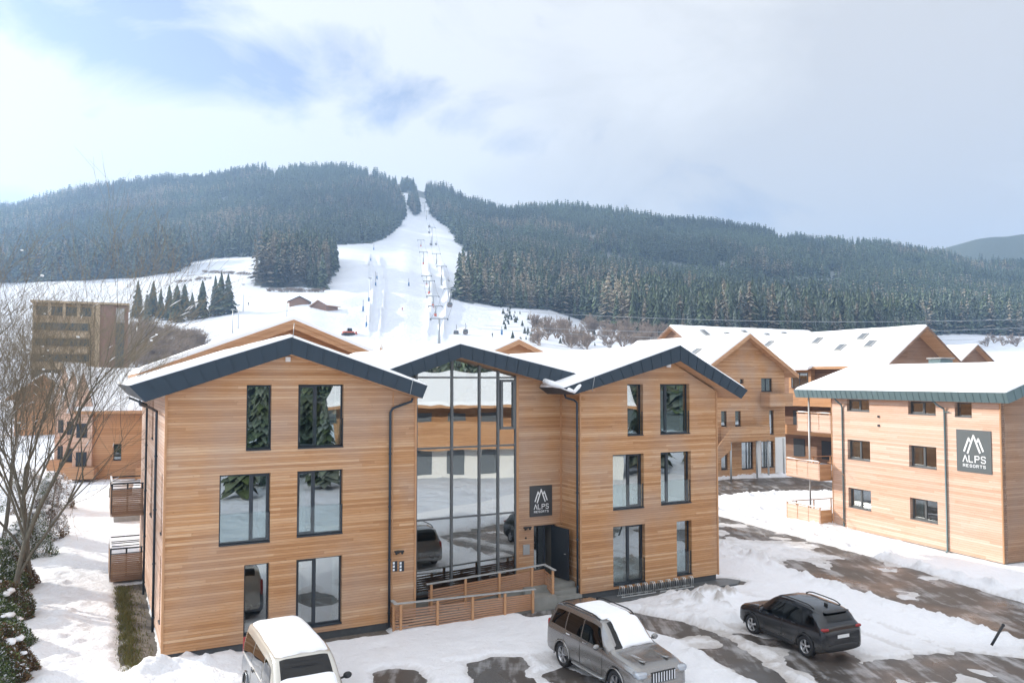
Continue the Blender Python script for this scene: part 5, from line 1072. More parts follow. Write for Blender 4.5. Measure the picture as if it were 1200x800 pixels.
# the farther hill at the right
AZf, RRf = np.meshgrid(np.radians(np.linspace(18, 50, 120)), np.linspace(1750, 2600, 26)); hx, hy = RRf * np.sin(AZf), RRf * np.cos(AZf)
pxf = 600 + FOC * hx / hy; rowtop = np.interp(pxf, [900, 1040, 1110, 1150, 1200, 1300, 1500], [330, 300, 283, 272, 266, 262, 255]); zt_ = (HOR - rowtop) / FOC * hy * .995
sf = sstep(1650, 2250, RRf) - .5 * sstep(2250, 2600, RRf); hz_ = zt_ * sf + 30 * (fbm(hx / 200, hy / 200, 3) - .45) * sf - 5
idf = np.arange(hx.size).reshape(hx.shape)
o = np_mesh('far_hill', np.stack([hx, hy, hz_], -1).reshape(-1, 3), np.stack([idf[:-1, :-1], idf[:-1, 1:], idf[1:, 1:], idf[1:, :-1]], -1).reshape(-1, 4), M['hill'], None, True, np.full((hx.size, 3), 1.0)); tag(o, kind='structure')
# ------------------------------------------------------------------ trees
def spruce(seed, levels, pts, dens=1.0, snow=.35, kind='spruce'):
    """unit-height conifer crown: drooping, ragged branch skirts with gaps; returns V, F, colours"""
    r = random.Random(seed); V, F_, Cc = [], [], []
    larch = kind == 'larch'
    for L in range(levels):
        f = L / levels; zc = .10 + .90 * f; rad = .17 * (1 - f) ** .85 + .012; rad *= (.85 + .3 * r.random()); dr = .055 + .05 * (1 - f)
        for k in range(pts):
            a = 2 * PI * (k + r.random() * .7) / pts + L * 1.3
            if r.random() > dens: continue
            q = rad * r.uniform(.65, 1.15); w = q * r.uniform(.38, .62) * (6.5 / pts) ** .5; zt_ = zc + r.uniform(.0, .03) + .045; zb_ = zc - dr * r.uniform(.4, 1.1)
            if larch: zb_ = zc + r.uniform(-.02, .03); w *= .6
            ca, sa = math.cos(a), math.sin(a); n = len(V)
            V += [(ca * .006, sa * .006, zt_), (ca * q * .62 - sa * w, sa * q * .62 + ca * w, (zt_ + zb_) / 2 - .006), (ca * q, sa * q, zb_), (ca * q * .62 + sa * w, sa * q * .62 - ca * w, (zt_ + zb_) / 2 - .006)]
            F_.append((n, n + 1, n + 2, n + 3))
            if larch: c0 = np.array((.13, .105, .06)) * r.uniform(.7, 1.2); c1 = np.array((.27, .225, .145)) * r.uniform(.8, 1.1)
            else: c0 = np.array((.010, .026, .024)) * r.uniform(.7, 1.5); c1 = np.array((.075, .100, .035)) * r.uniform(.6, 1.5)  # dark inner ends and bright tips put shade and sunlight into the colour
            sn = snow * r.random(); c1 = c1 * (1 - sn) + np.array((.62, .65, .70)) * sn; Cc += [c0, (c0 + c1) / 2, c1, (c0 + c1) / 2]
    n = len(V); V += [(.004, 0, .9), (-.003, .003, .9), (-.003, -.003, .9), (0, 0, 1.02)]; F_ += [(n, n + 1, n + 3, n + 3), (n + 1, n + 2, n + 3, n + 3), (n + 2, n, n + 3, n + 3)]; Cc += [np.array((.05, .06, .04))] * 4
    return np.array(V), F_, np.array(Cc)
def quad_mesh(V, F_, Cc, name):
    me = bpy.data.meshes.new(name); me.from_pydata([tuple(v) for v in V], [], [tuple(dict.fromkeys(f)) for f in F_]); me.materials.append(M['tint'])
    a = me.color_attributes.new('tint', 'FLOAT_COLOR', 'POINT'); c = np.ones((len(V), 4), np.float32); c[:, :3] = Cc; a.data.foreach_set('color', c.ravel()); return me
M['bark'] = plain('bark', (.10, .07, .05), .9, var=.3, bump=.5); M['bark2'] = plain('pale_bark', (.30, .235, .185), .9, var=.3, bump=.4)
near_sp = [spruce(100 + i, 20, 12, .90, .16 + .1 * (i % 3)) for i in range(7)] + [spruce(200 + i, 20, 10, .55, .35, 'larch') for i in range(3)]
near_me = [quad_mesh(*s, 'crown') for s in near_sp]
tm = MB(); tm.tube([(0, 0, -.03), (0, 0, .35), (0, 0, .98)], [.014, .010, .002], 6); _t = tm.build('trunk', M['bark']); trunk_me = _t.data; bpy.data.objects.remove(_t)
# candidate spots on the forested slopes, nearest become single trees, the rest one forest
N = 150000; ppx = rng.uniform(-90, 1300, N); Yc = np.sqrt(rng.uniform(340 ** 2, 1560 ** 2, N)); Xc = (ppx - 600) / FOC * Yc; Zc = terr(Xc, Yc); _, rowc = prow(Xc, Yc, Zc)
ok = in_forest(ppx, rowc); ppx, Yc, Xc, Zc, rowc = [a[ok] for a in (ppx, Yc, Xc, Zc, rowc)]
clear = fbm(Xc / 60 + 9, Yc / 60, 41, 4); ok = (clear > .35) | (Yc < 600); ppx, Yc, Xc, Zc, rowc, clear = [a[ok] for a in (ppx, Yc, Xc, Zc, rowc, clear)]
# thin out so that crowns do not overlap too much
hgap = vnoise(Xc / 25, Yc / 25, 71); cell = {}; keep = []
for i in range(len(Xc)):
    sp_ = 4.3 if Yc[i] < 700 else 5.0; k = (int(Xc[i] / sp_), int(Yc[i] / sp_))
    if k in cell or (hgap[i] > .78 and i % 3): continue
    cell[k] = 1; keep.append(i)
ppx, Yc, Xc, Zc, rowc, clear = [a[keep] for a in (ppx, Yc, Xc, Zc, rowc, clear)]
Hc = rng.uniform(13, 29, len(Xc)) * (.75 + .5 * vnoise(Xc / 40, Yc / 40, 51)) * np.where(Yc > 650, .78, 1.0); Lc = (vnoise(Xc / 110, Yc / 60, 61) + rng.uniform(-.28, .28, len(Xc))) > .76 - .05 * (ppx < 470)
Lc |= (ppx > 690) & (ppx < 760) & (Yc < 520) & (rng.random(len(Xc)) < .45)
order = np.argsort(Yc); 
extra = []
for px, rw_, h in ((160, 372, 14), (171, 378, 12), (178, 370, 13), (187, 372, 11), (197, 374, 13), (206, 377, 14), (215, 370, 12), (224, 374, 10), (236, 372, 14), (251, 370, 15), (258, 369, 16), (266, 368, 15)):
    z_best = None
    for Yq in np.linspace(230, 560, 160):
        x_ = (px - 600) / FOC * Yq; z_ = float(terr(x_, Yq)); r_ = HOR - FOC * (z_ - HCAM) / Yq
        if z_best is None or abs(r_ - rw_) < z_best[0]: z_best = (abs(r_ - rw_), x_, Yq, z_)
    extra.append((z_best[1], z_best[2], z_best[3], h * 1.15 * z_best[2] / 330.0 * 1.15, False, 'clump'))
single = [(Xc[i], Yc[i], Zc[i], Hc[i], bool(Lc[i]), 'mid' if ppx[i] < 395 and 280 < ppx[i] else ('right' if ppx[i] > 500 else 'left')) for i in order[:270]] + extra
NAMES = {('mid', 0): ('dark spruce in the dense stand between the left snowfield and the ski slope', 'spruces of the middle stand'), ('mid', 1): ('bare beige larch in the dense stand left of the ski slope', 'larches of the middle stand'),
         ('right', 0): ('dark snow-dusted spruce at the front edge of the right-hand forest', 'spruces along the right forest edge'), ('right', 1): ('bare beige larch at the front edge of the right-hand forest', 'larches along the right forest edge'),
         ('left', 0): ('blue-green spruce at the lower edge of the left mountain forest', 'spruces along the left forest edge'), ('left', 1): ('bare beige larch at the lower edge of the left mountain forest', 'larches along the left forest edge'),
         ('clump', 0): ('dark spruce in the small clump on the snow above the brick hotel', 'spruces of the small clump')}
for (x, y, z, h, lar, reg) in single:
    nm = 'larch_tree' if lar else 'spruce_tree'; lab, grp = NAMES[(reg, int(lar))]
    e = empty(nm, (x, y, z - .3), random.uniform(0, 6.28), label=lab, cat='tree', group=grp); wd = random.uniform(.9, 1.35) * (1.3 if lar else 1); k_ = 1.15 if reg == 'clump' else .9; h = h * (.85 if reg == 'clump' else 1); e.scale = (h * wd * k_, h * wd * k_, h)
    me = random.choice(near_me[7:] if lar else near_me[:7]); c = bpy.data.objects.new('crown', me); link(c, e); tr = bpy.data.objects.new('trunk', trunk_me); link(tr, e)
def forest(name, idx, protos, wmul, label):
    Vs, Fs, Cs = [], [], []; off = 0; pr = [(np.array(v), np.array([list(f) for f in ff]), cc) for v, ff, cc in protos]; nS = len(pr) - 2
    for i in idx:
        v, ff, cc = pr[nS + (i % 2)] if Lc[i] else pr[i % nS]; a = (i * 2.399) % 6.283; ca, sa = math.cos(a), math.sin(a); h = Hc[i]; w = h * wmul * (.85 + .5 * ((i * 7919) % 97) / 97)
        V = np.empty_like(v); V[:, 0] = (v[:, 0] * ca - v[:, 1] * sa) * w + Xc[i]; V[:, 1] = (v[:, 0] * sa + v[:, 1] * ca) * w + Yc[i]; V[:, 2] = v[:, 2] * h + Zc[i] - .4
        Vs.append(V); Fs.append(ff + off); off += len(v); Cs.append(cc * (.55 + .5 * ((i * 104729) % 89) / 89 + .75 * float(vnoise(Xc[i] / 95, Yc[i] / 150, 81))))
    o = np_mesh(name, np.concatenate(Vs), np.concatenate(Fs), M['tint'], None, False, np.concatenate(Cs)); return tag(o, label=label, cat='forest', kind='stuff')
def no_spike(p): v, f, c = p; return (v, f[:-3], c)
midp = [no_spike(spruce(300 + i, 12, 8, .92, .20)) for i in range(5)] + [no_spike(spruce(320 + i, 11, 8, .6, .3, 'larch')) for i in range(2)]
farp = [no_spike(spruce(400 + i, 7, 6, 1, .12)) for i in range(5)] + [no_spike(spruce(420 + i, 7, 6, .8, .25, 'larch')) for i in range(2)]
rest = order[270:]; midi = [i for i in rest if Yc[i] < 760]; fari = [i for i in rest if Yc[i] >= 760]
print('TREES', len(order), len(midi), len(fari))
forest('forest', midi, midp, 1.0, 'dense snow-dusted conifer forest covering the lower mountain slopes')
forest('distant_forest', fari, farp, 1.15, 'hazy blue conifer forest covering the upper mountain slopes')
nb = 300; ab = np.radians(rng.uniform(95, 160, nb)); rb_ = np.sqrt(rng.uniform(115**2, 330**2, nb)); sv = (Xc, Yc, Zc, Hc, Lc)
Xc = rb_ * np.sin(ab); Yc = rb_ * np.cos(ab); Zc = terr(Xc, Yc); Hc = rng.uniform(13, 22, nb); Lc = rng.random(nb) < .15
forest('forest', range(nb), midp, 1.0, 'dark conifer wood beyond the car park, seen mirrored in the window panes')
Xc, Yc, Zc, Hc, Lc = sv
# bare bushes and shrubs
def bare_tree(seed, n=150, h=1.0, spread=.45, up=.8):
    r = random.Random(seed); m_ = MB()
    def br(p, d, L, rad, dep):
        q = p + d * L; mid = p + d * L * .5 + Vector((r.uniform(-1, 1), r.uniform(-1, 1), r.uniform(-1, 1))) * L * .06
        m_.tube([p, mid, q], [rad, rad * .85, rad * .65], 4 if dep < 2 else 3, cap=False)
        if dep >= 5: return
        for k in range(r.randint(3, 4) if dep else 6):
            nd = (d + Vector((r.gauss(0, spread), r.gauss(0, spread), r.gauss(0, spread * .5) + .1))).normalized(); br(p + d * L * r.uniform(.45, 1.0), nd, L * r.uniform(.6, .85), rad * .62, dep + 1)
    br(Vector((0, 0, -.02)), Vector((0, 0, 1)), .26 * h, .024, 0); return m_
bt = []
for i in range(4):
    o = bare_tree(700 + i).build('twigs', M['bark2'], None, fix=False); bt.append(o.data); bpy.data.objects.remove(o)
def ground_at(px, rw_):
    best = None
    for Yq in np.linspace(110, 700, 300):
        x_ = (px - 600) / FOC * Yq; z_ = float(terr(x_, Yq)); r_ = HOR - FOC * (z_ - HCAM) / Yq
        if best is None or abs(r_ - rw_) < best[0]: best = (abs(r_ - rw_), x_, Yq, z_)
    return best[1:]
random.seed(11)
spots = [(random.uniform(140, 235), random.uniform(395, 432), 'left') for _ in range(85)] + [(random.uniform(620, 775), random.uniform(385, 412), 'right') for _ in range(44)] + [(px, r, 'far') for px, r in ((1165, 402), (1175, 405), (1185, 403), (1158, 406), (1192, 406))]
for px, rw_, s in spots:
    x, y, z = ground_at(px, rw_); h = random.uniform(7, 13) * (1.0 if s != 'right' else .9) * y / 230
    if s == 'far': h = 12
    lab, grp = {'left': ('grey-beige bare tree in the thicket beside the brick hotel', 'bare trees beside the brick hotel'), 'right': ('brownish bare shrub on the snowy bank behind the right wing roof', 'bare shrubs on the snowy bank'), 'far': ('round bare bush on the snowfield at the far right', 'bare bushes on the right snowfield')}[s]
    e = empty('bare_tree', (x, y, z - .16 * h), random.uniform(0, 6.28), label=lab, cat='bare tree', group=grp); e.scale = (h * 1.05, h * 1.05, h); c = bpy.data.objects.new('branches', random.choice(bt)); link(c, e)
for (xa, xb, ra, rb_, n_) in ((236, 292, 319, 322, 16), (312, 378, 341, 342, 18), (205, 245, 331, 326, 8)):
    for k in range(n_):
        x, y, z = ground_at(xa + (xb - xa) * (k + random.random()) / n_, ra + (rb_ - ra) * k / n_); h = random.uniform(3.0, 5.5); e = tag(bpy.data.objects.new('shrub', random.choice(bt)), 'low bare shrub in a brush row across the left snowfield', 'shrub', 'brush rows on the left snowfield'); link(e); e.location = (x, y, z - h * .2); e.scale = (h * 1.8, h * 1.8, h)
for k, (x, y, h) in enumerate(((13, -3, 7), (18, -7, 10), (20, -1.5, 7.5), (26, -10, 11), (3, -22, 15), (46, 16, 10), (52, 13, 12), (58, 17, 11))):
    e = empty('spruce_tree', (x, y, 0), k, label='tall spruce behind the car park, mirrored in the middle row of windows', cat='tree', group='spruces mirrored in the windows'); e.scale = (h * 1.3, h * 1.3, h); c = bpy.data.objects.new('crown', near_me[k % 7]); link(c, e); tr = bpy.data.objects.new('trunk', trunk_me); link(tr, e)
# small dark shrubs dotting the bank
random.seed(5)
for k in range(70):
    px = random.uniform(585, 700); rw_ = random.uniform(365, 400) if random.random() < .5 else random.uniform(372, 410)
    if random.random() < .35: px, rw_ = random.gauss(598, 8), random.gauss(371, 5)
    x, y, z = ground_at(px, rw_); e = tag(bpy.data.objects.new('shrub', random.choice(near_me[:7])), 'small dark shrub poking through the snowy bank beside the piste', 'shrub', 'small shrubs on the snowy bank'); link(e); h = random.uniform(1.2, 3.4); e.location = (x, y, z - .2); e.scale = (h * 1.8, h * 1.8, h)
# ------------------------------------------------------------------ foreground bare trees at the left
def big_tree(seed, base, H, lean, label):
    r = random.Random(seed); e = empty('bare_tree', (base[0], base[1], 0), 0, label=label, cat='tree'); tr = MB(); bm_ = MB(); tw = MB(); sn = MB(); tips = []
    def br(p, d, L, rad, dep):
        rad = max(rad, .0055); n = 4 if dep < 2 else 3; pts = [p]; q = p; dd = d
        for k in range(n):
            dd = (dd + Vector((r.gauss(0, .10), r.gauss(0, .10), r.gauss(.03, .07)))).normalized(); q = q + dd * L / n; pts.append(q)
        end = rad * (.62 if dep else .6); rs = [rad + (end - rad) * k / n for k in range(n + 1)]
        m_ = tr if dep == 0 else (bm_ if dep < 4 else tw); m_.tube(pts, rs, 8 if dep < 2 else (5 if dep < 4 else 3), cap=False)
        if dep >= 2 and dep < 5 and r.random() < .16:
            i = r.randint(1, n); a_, b_ = pts[i - 1], pts[i]; ln = (b_ - a_).length
            if abs((b_ - a_).normalized().z) < .75: sn.tube([a_.lerp(b_, .1) + Vector((0, 0, rs[i] + .005)), a_.lerp(b_, .5) + Vector((0, 0, rs[i] + .02)), a_.lerp(b_, .9) + Vector((0, 0, rs[i] + .005))], [.004, rs[i] * .9 + .012, .004], 5)
        if 3 <= dep <= 4 and r.random() < .02: sn.ball(tuple(pts[-1] + Vector((0, 0, .03))), r.uniform(.05, .10), 8, sz=.55, jit=.15)
        if dep >= 6 or L < .22: return
        kk = {0: 6, 1: 5, 2: 4, 3: 4, 4: 3, 5: 2}[dep]
        for k in range(kk):
            t = r.uniform(.35, 1.0) if k else 1.0; i = min(n, max(1, int(round(t * n)))); s = .38 if dep else .42
            base_d = (pts[i] - pts[i - 1]).normalized(); nd = (base_d + Vector((r.gauss(0, s * .95), r.gauss(0, s * .95), r.gauss(.06 + (.35 if dep < 2 else 0), s * .75)))).normalized()
            br(pts[i], nd, L * r.uniform(.55, .82), rs[i] * (.80 if k == 0 else .55), dep + 1)
    br(Vector((0, 0, -.1)), Vector(lean).normalized(), H * .31, H * .0068, 0)
    tr.build('trunk', M['bark_y'], e, fix=False); bm_.build('branches', M['bark_y'], e, fix=False); tw.build('twigs', M['twig'], e, fix=False); sn.build('snow', M['snow_roof'], e, fix=False); print('tree', len(tw.f), len(bm_.f)); return e
M['bark_y'] = plain('lichen_bark', (.13, .115, .085), .9, var=.45, bump=.5); M['twig'] = plain('twig_bark', (.20, .165, .115), .9, var=.3)
t1 = xy(14, 718); big_tree(3, t1, 18.0, (.02, .02, 1), 'tall bare tree with lichen-yellow bark and snow clods, nearest the left frame edge')
t2 = xy(36, 690); big_tree(30, t2, 17.5, (-.03, -.02, 1), 'bare multi-branched tree whose limbs reach right towards the front building')
t3 = xy(-22, 705); big_tree(15, t3, 17.0, (.0, .0, 1), 'bare tree rooted just outside the left frame edge, its crown of fine twigs in view')
t4 = xy(2, 640); big_tree(21, t4, 17.5, (.0, .0, 1), 'thin bare tree standing behind the two front bare trees')
# hedge of conifer shrubs, lower left
def leaf_bush(name, cx, cy, r, h, n, label, snowy=.2, brown=.5, dens_r=.75, grp=None, z0=0):
    V, F_, Cc = [], [], []; rr = random.Random(int(cx * 100 + cy * 10))
    for k in range(int(n * 1.9)):
        a = rr.uniform(0, 2 * PI); u = rr.uniform(0, 1) ** .5; ph = rr.uniform(0, 1); bump = 1 + .28 * math.sin(3 * a + cx) + .2 * math.sin(7 * a + 5 * ph)
        q = r * bump * (dens_r + (1 - dens_r) * u) * math.sqrt(max(.02, 1 - (ph * .98) ** 2)); P = Vector((cx + q * math.cos(a), cy + q * math.sin(a), z0 + h * ph * (1 + .15 * math.sin(5 * a)) + rr.uniform(-.05, .05)))
        s = rr.uniform(.02, .055); d1 = Vector((rr.gauss(0, 1), rr.gauss(0, 1), rr.gauss(.5, .8))).normalized(); d2 = d1.cross(Vector((rr.gauss(0, 1), rr.gauss(0, 1), rr.gauss(0, 1)))).normalized(); n0 = len(V)
        V += [P, P + d1 * s * 1.0 + d2 * s * .45, P + d1 * s * 2.2, P + d1 * s * 1.0 - d2 * s * .45]; F_.append((n0, n0 + 1, n0 + 2, n0 + 3))
        if rr.random() < snowy and ph > .25: c = np.array((.75, .77, .8))
        elif vnoise(P.x * 1.1, P.y * 1.1, 5) + rr.uniform(-.2, .2) < brown: c = np.array((.16, .095, .045)) * rr.uniform(.6, 1.3)
        else: c = np.array((.075, .10, .035)) * rr.uniform(.5, 1.9)
        Cc += [c] * 4
    e = empty(name, (0, 0, 0), label=label, cat='shrub', **({'group': grp} if grp else {})); o = np_mesh('foliage', [tuple(v) for v in V], F_, M['tint'], e, False, np.array(Cc))
    m_ = MB()
    for k in range(5): a = rr.uniform(0, 6.28); m_.tube([(cx, cy, z0 - .1), (cx + .5 * r * math.cos(a), cy + .5 * r * math.sin(a), z0 + h * .7)], [.03, .012], 5)
    m_.build('stem', M['bark'], e)
    m_ = MB()
    for k in range(int(9 * r)): a = rr.uniform(0, 6.28); q = r * rr.uniform(.1, .8); m_.ball((cx + q * math.cos(a), cy + q * math.sin(a), z0 + h * math.sqrt(max(.05, 1 - (q / r) ** 2)) * 1.0), rr.uniform(.08, .26), 8, sz=.5, jit=.2)
    m_.build('snow', M['snow_roof'], e); return e
for (px, py, r, h, n, lab, sn) in ((-6, 806, 1.0, 1.6, 15000, 'dark green conifer shrub with snow at the bottom left corner', .10), (-8, 762, .95, 1.4, 12000, 'dark conifer shrub just above the bottom left corner', .12), (2, 730, .85, 1.3, 11000, 'browning hedge shrub at the foot of the bare trees', .06), (-8, 696, 1.3, 2.0, 9000, 'hedge shrub behind the tall bare tree trunk', .15), (18, 692, .8, 1.2, 8000, 'brown-leaved shrub right of the bare tree trunks', .08),
                                     (50, 636, 1.0, 2.2, 8000, 'snow-laden shrub bordering the left path, middle one', .45), (30, 655, 1.1, 1.8, 7000, 'snow-laden shrub against the bare tree trunks', .4), (62, 600, 1.1, 2.4, 7000, 'tall snow-laden shrub bordering the left path near the row house', .45), (30, 600, 1.5, 2.6, 6000, 'snow-covered shrub left of the tall path shrub', .5)):
    p = xy(px, py); leaf_bush('hedge_shrub', p[0], p[1], r, h, n, lab, sn)
for k, (x, y, h) in enumerate(((-33, 24, 9), (-32, 28.5, 8.5), (-34, 32, 9.5), (-33, 36.5, 8.6), (-35, 40, 9.8), (-34, 44, 9.2), (-37, 48.5, 10))):
    e = empty('spruce_tree', (x, y, 0), k, label='dense spruce standing outside the left frame edge and shading the left path', cat='tree', group='spruces shading the left path'); e.scale = (h * 1.5, h * 1.5, h); c = bpy.data.objects.new('crown', near_me[k % 7]); link(c, e); tr = bpy.data.objects.new('trunk', trunk_me); link(tr, e)
# ------------------------------------------------------------------ ski area
GRP_T = 'gondola lift towers on the piste'
def lift_tower(px, rw_, top_row, k, line):
    x, y, z = ground_at(px, rw_) if rw_ > 330 else None or ground_slope(px, rw_); h = (rw_ - top_row) / FOC * y
    e = empty('lift_tower', (x, y, z - .3), .08, label=f"{['grey tubular', 'slim orange-footed'][line]} lift tower, number {k + 1} counting up the {['right gondola', 'left chairlift'][line]} line", cat='lift tower', group=GRP_T)
    m_ = MB(); m_.tube([(0, 0, 0), (0, 0, h)], [.55, .35], 8); m_.build('mast', M['galv'], e); m_ = MB(); m_.bar((-3.2, 0, h), (3.2, 0, h), .5, .5); m_.build('crossarm', M['galv'], e)
    for s in (-1, 1): m_ = MB(); m_.box(s * 3.2 - .25, s * 3.2 + .25, -2.2, 2.2, h - .5, h - .15); m_.build('sheave_train', M['frame'], e)
    if line: m_ = MB(); m_.tube([(0, 0, 0), (0, 0, 1.8)], .62, 8); m_.build('safety_pad', M['pad'], e)
    return (x, y, z - .3 + h)
M['pad'] = plain('red_pad', (.62, .14, .07), .7); M['padb'] = plain('blue_pad', (.07, .18, .36), .7); M['cabin'] = plain('gondola_paint', (.20, .17, .16), .3, .2); M['pole_dark'] = plain('dark_pole', (.10, .10, .11), .6)
def ground_slope(px, rw_):
    best = None
    for Yq in np.linspace(250, 1400, 700):
        x_ = (px - 600) / FOC * Yq; z_ = float(terr(x_, Yq)); r_ = HOR - FOC * (z_ - HCAM) / Yq
        if best is None or abs(r_ - rw_) < best[0]: best = (abs(r_ - rw_), x_, Yq, z_)
    return best[1:]
tops = [[], []]
for line, lst in enumerate((((514.5, 402, 372), (535, 371, 356), (527, 358, 337), (517, 334, 311), (511, 309, 296), (505.5, 287, 265), (499, 256, 245), (497, 244, 236)), ((510, 371, 357.5), (507, 359, 345.5), (502.5, 344, 328), (499.5, 335, 322), (495.5, 309, 294), (492.5, 288, 280)))):
    for k, (px, rw_, tr_) in enumerate(lst):
        if (line, k) == (0, 1): continue
        tops[line].append(lift_tower(px, rw_, tr_, k, line))
for line, tp in enumerate(tops):
    for s in (-1, 1):
        m_ = MB()
        for a, b in zip(tp[:-1], tp[1:]): m_.tube([(a[0] + s * 3.2, a[1], a[2] - .1), ((a[0] + b[0]) / 2 + s * 3.2, (a[1] + b[1]) / 2, (a[2] + b[2]) / 2 - 2.0), (b[0] + s * 3.2, b[1], b[2] - .1)], .05, 4)
        tag(m_.build('lift_cable', M['frame'], None), f"{['left', 'right'][s > 0]}-hand cable of the {['right gondola', 'left chairlift'][line]} line", 'cable')
cab = [(534.5, 390, 0), (545.5, 388.5, 0), (525, 329, 0), (503, 272, 0), (503, 265, 0), (504.8, 286, 0), (511, 286, 0), (517.5, 330, 0), (527, 357, 0)]
for k, (px, rw_, _) in enumerate(cab):
    Yq = 330 if rw_ > 350 else (560 if rw_ > 300 else 800); P = aty(px, rw_, Yq); e = empty('gondola_cabin', tuple(P), 0, label=f"dark rounded gondola cabin hanging above the piste, {['nearest, left of a pair', 'nearest, right of a pair', 'mid-slope', 'upper slope', 'highest of all', 'upper slope, left of a level pair', 'upper slope, right of a level pair', 'mid-slope left', 'lower mid-slope by a tower'][k]}", cat='gondola', group='gondola cabins')
    s = 1.15; m_ = MB(); m_.ball((0, 0, 0), 1, 12); m_.v = [(s * np.sign(a) * abs(a) ** .5, s * np.sign(b) * abs(b) ** .5, s * .95 * np.sign(c) * abs(c) ** .6) for a, b, c in m_.v]; m_.build('cabin', M['cabin'], e)
    m_ = MB(); m_.box(-.85, .85, -s - .02, -s + .03, 0, .65); m_.build('window', M['glass'], e); m_ = MB(); m_.tube([(0, 0, s), (.2, 0, 2.0), (0, 0, 3.6)], .09, 5); m_.build('hanger', M['frame'], e)
for k, (px, rw_, tr_) in enumerate(((429, 383, 369), (425, 365, 352), (431.5, 353, 341), (439.5, 335, 318), (431.5, 315, 306), (433.5, 305, 297), (437, 292, 284), (478.5, 335, 326), (441, 327, 319), (588, 392, 382))):
    x, y, z = ground_slope(px, rw_); h = (rw_ - tr_) / FOC * y; e = empty('snow_lance', (x, y, z), 0, label=f'slim dark snow-making lance with blue pad beside the piste, number {k + 1} from the valley up', cat='snow lance', group='snow-making lances')
    m_ = MB(); m_.tube([(0, 0, -.3), (0, 0, h)], .13, 6); m_.build('mast', M['pole_dark'], e); m_ = MB(); m_.tube([(0, 0, 0), (0, 0, 2.2)], .42, 8); m_.build('safety_pad', M['padb'], e)
for k, (px, rw_, tr_) in enumerate(((335.5, 371, 341), (278.5, 385, 357), (272, 390, 362), (284, 365, 333), (433, 376, 325))):
    x, y, z = ground_slope(px, rw_); h = (rw_ - tr_) / FOC * y; e = empty('floodlight_mast', (x, y, z), 0, label=['tall floodlight mast in front of the ski hut', 'floodlight mast on the left piste edge, right of two', 'floodlight mast on the left piste edge, left of two', 'tall thin mast behind the pair at the left piste edge', 'very tall thin mast at the centre of the piste'][k], cat='mast')
    m_ = MB(); m_.tube([(0, 0, -.3), (0, 0, h)], [.2, .1], 6); m_.build('pole', M['galv'], e); m_ = MB(); m_.box(-.7, .7, -.15, .15, h - .3, h + .2); m_.build('lamp_head', M['galv'], e)
for k, (px, rw_, w, ang) in enumerate(((350, 357, 9, .3), (373, 362, 9, -.5))):
    x, y, z = ground_slope(px, rw_); gable_house(['snow-sunk ski hut with wide dark roof edge, left one', 'ski hut with low timber gable, right one'][k], Frame(x, y, math.cos(ang), math.sin(ang)), w, 8, z + 1.8, z + 4.0, wallm='dark_old', z0=z - 3, ov=1.0, name='ski_hut', rake='frame' if k == 0 else 'dark_old')
# snow groomer and red banner by the rear gable
x, y, z = ground_slope(408, 392); e = empty('snow_groomer', (x, y, z), .4, label='small dark snow groomer with red blade parked on the piste foot', cat='snow groomer')
m_ = MB(); m_.box(-2.2, 2.0, -1.2, 1.2, .5, 1.4); m_.build('body', M['pad'], e); m_ = MB(); m_.prism([(-.6, 1.4), (1.4, 1.4), (1.1, 2.6), (-.4, 2.6)], -1, 1); m_.build('cab', M['carglass'], e)
for s in (-1, 1): m_ = MB(); m_.box(-2.4, 2.3, s * 1.3 - .4, s * 1.3 + .4, 0, .75); m_.build('track', M['rubber'], e)
m_ = MB(); m_.bar((2.9, -2, .7), (2.9, 2, .7), .2, 1.2); m_.build('blade', M['pad'], e)
def person(px, rw_, colr, label, arms=1):
    x, y, z = ground_slope(px, rw_); e = empty('person', (x, y, z), random.uniform(-.6, .6), label=label, cat='person', group='skiers on the piste')
    me = bpy.data.meshes.new('person'); J = [(0, 0, .95), (0, -.02, 1.25), (0, 0, 1.45), (0, -.03, 1.62), (0, -.04, 1.76), (.12, 0, .9), (.14, -.1, .5), (.15, 0, .08), (-.12, 0, .9), (-.14, -.1, .5), (-.15, 0, .08), (.2, 0, 1.4), (.3, -.1, 1.15), (.28, -.3, 1.0), (-.2, 0, 1.4), (-.3, -.1, 1.15), (-.28, -.3, 1.0), (.16, -.2, .05), (-.16, -.2, .05)]
    E_ = [(0, 1), (1, 2), (2, 3), (3, 4), (0, 5), (5, 6), (6, 7), (0, 8), (8, 9), (9, 10), (2, 11), (11, 12), (12, 13), (2, 14), (14, 15), (15, 16), (7, 17), (10, 18)]
    me.from_pydata(J, E_, []); o = bpy.data.objects.new('body', me); link(o, e); sk = o.modifiers.new('s', 'SKIN'); rad = [.17, .18, .14, .08, .12, .13, .09, .07, .13, .09, .07, .08, .06, .045, .08, .06, .045, .05, .05]
    for i, v in enumerate(me.skin_vertices[0].data): v.radius = (rad[i], rad[i])
    me.skin_vertices[0].data[0].use_root = True; o.modifiers.new('b', 'SUBSURF').levels = 1; mm = plain('ski_suit_' + label[:6], colr, .7); dg = bpy.context.evaluated_depsgraph_get(); dg.update(); m2 = bpy.data.meshes.new_from_object(o.evaluated_get(dg)); o.modifiers.clear(); o.data = m2; m2.materials.clear(); m2.materials.append(mm)
    for s in (-1, 1): k = MB(); k.box(s * .16 - .04, s * .16 + .04, -.95, .75, .0, .03); k.build('ski', M['frame'], e)
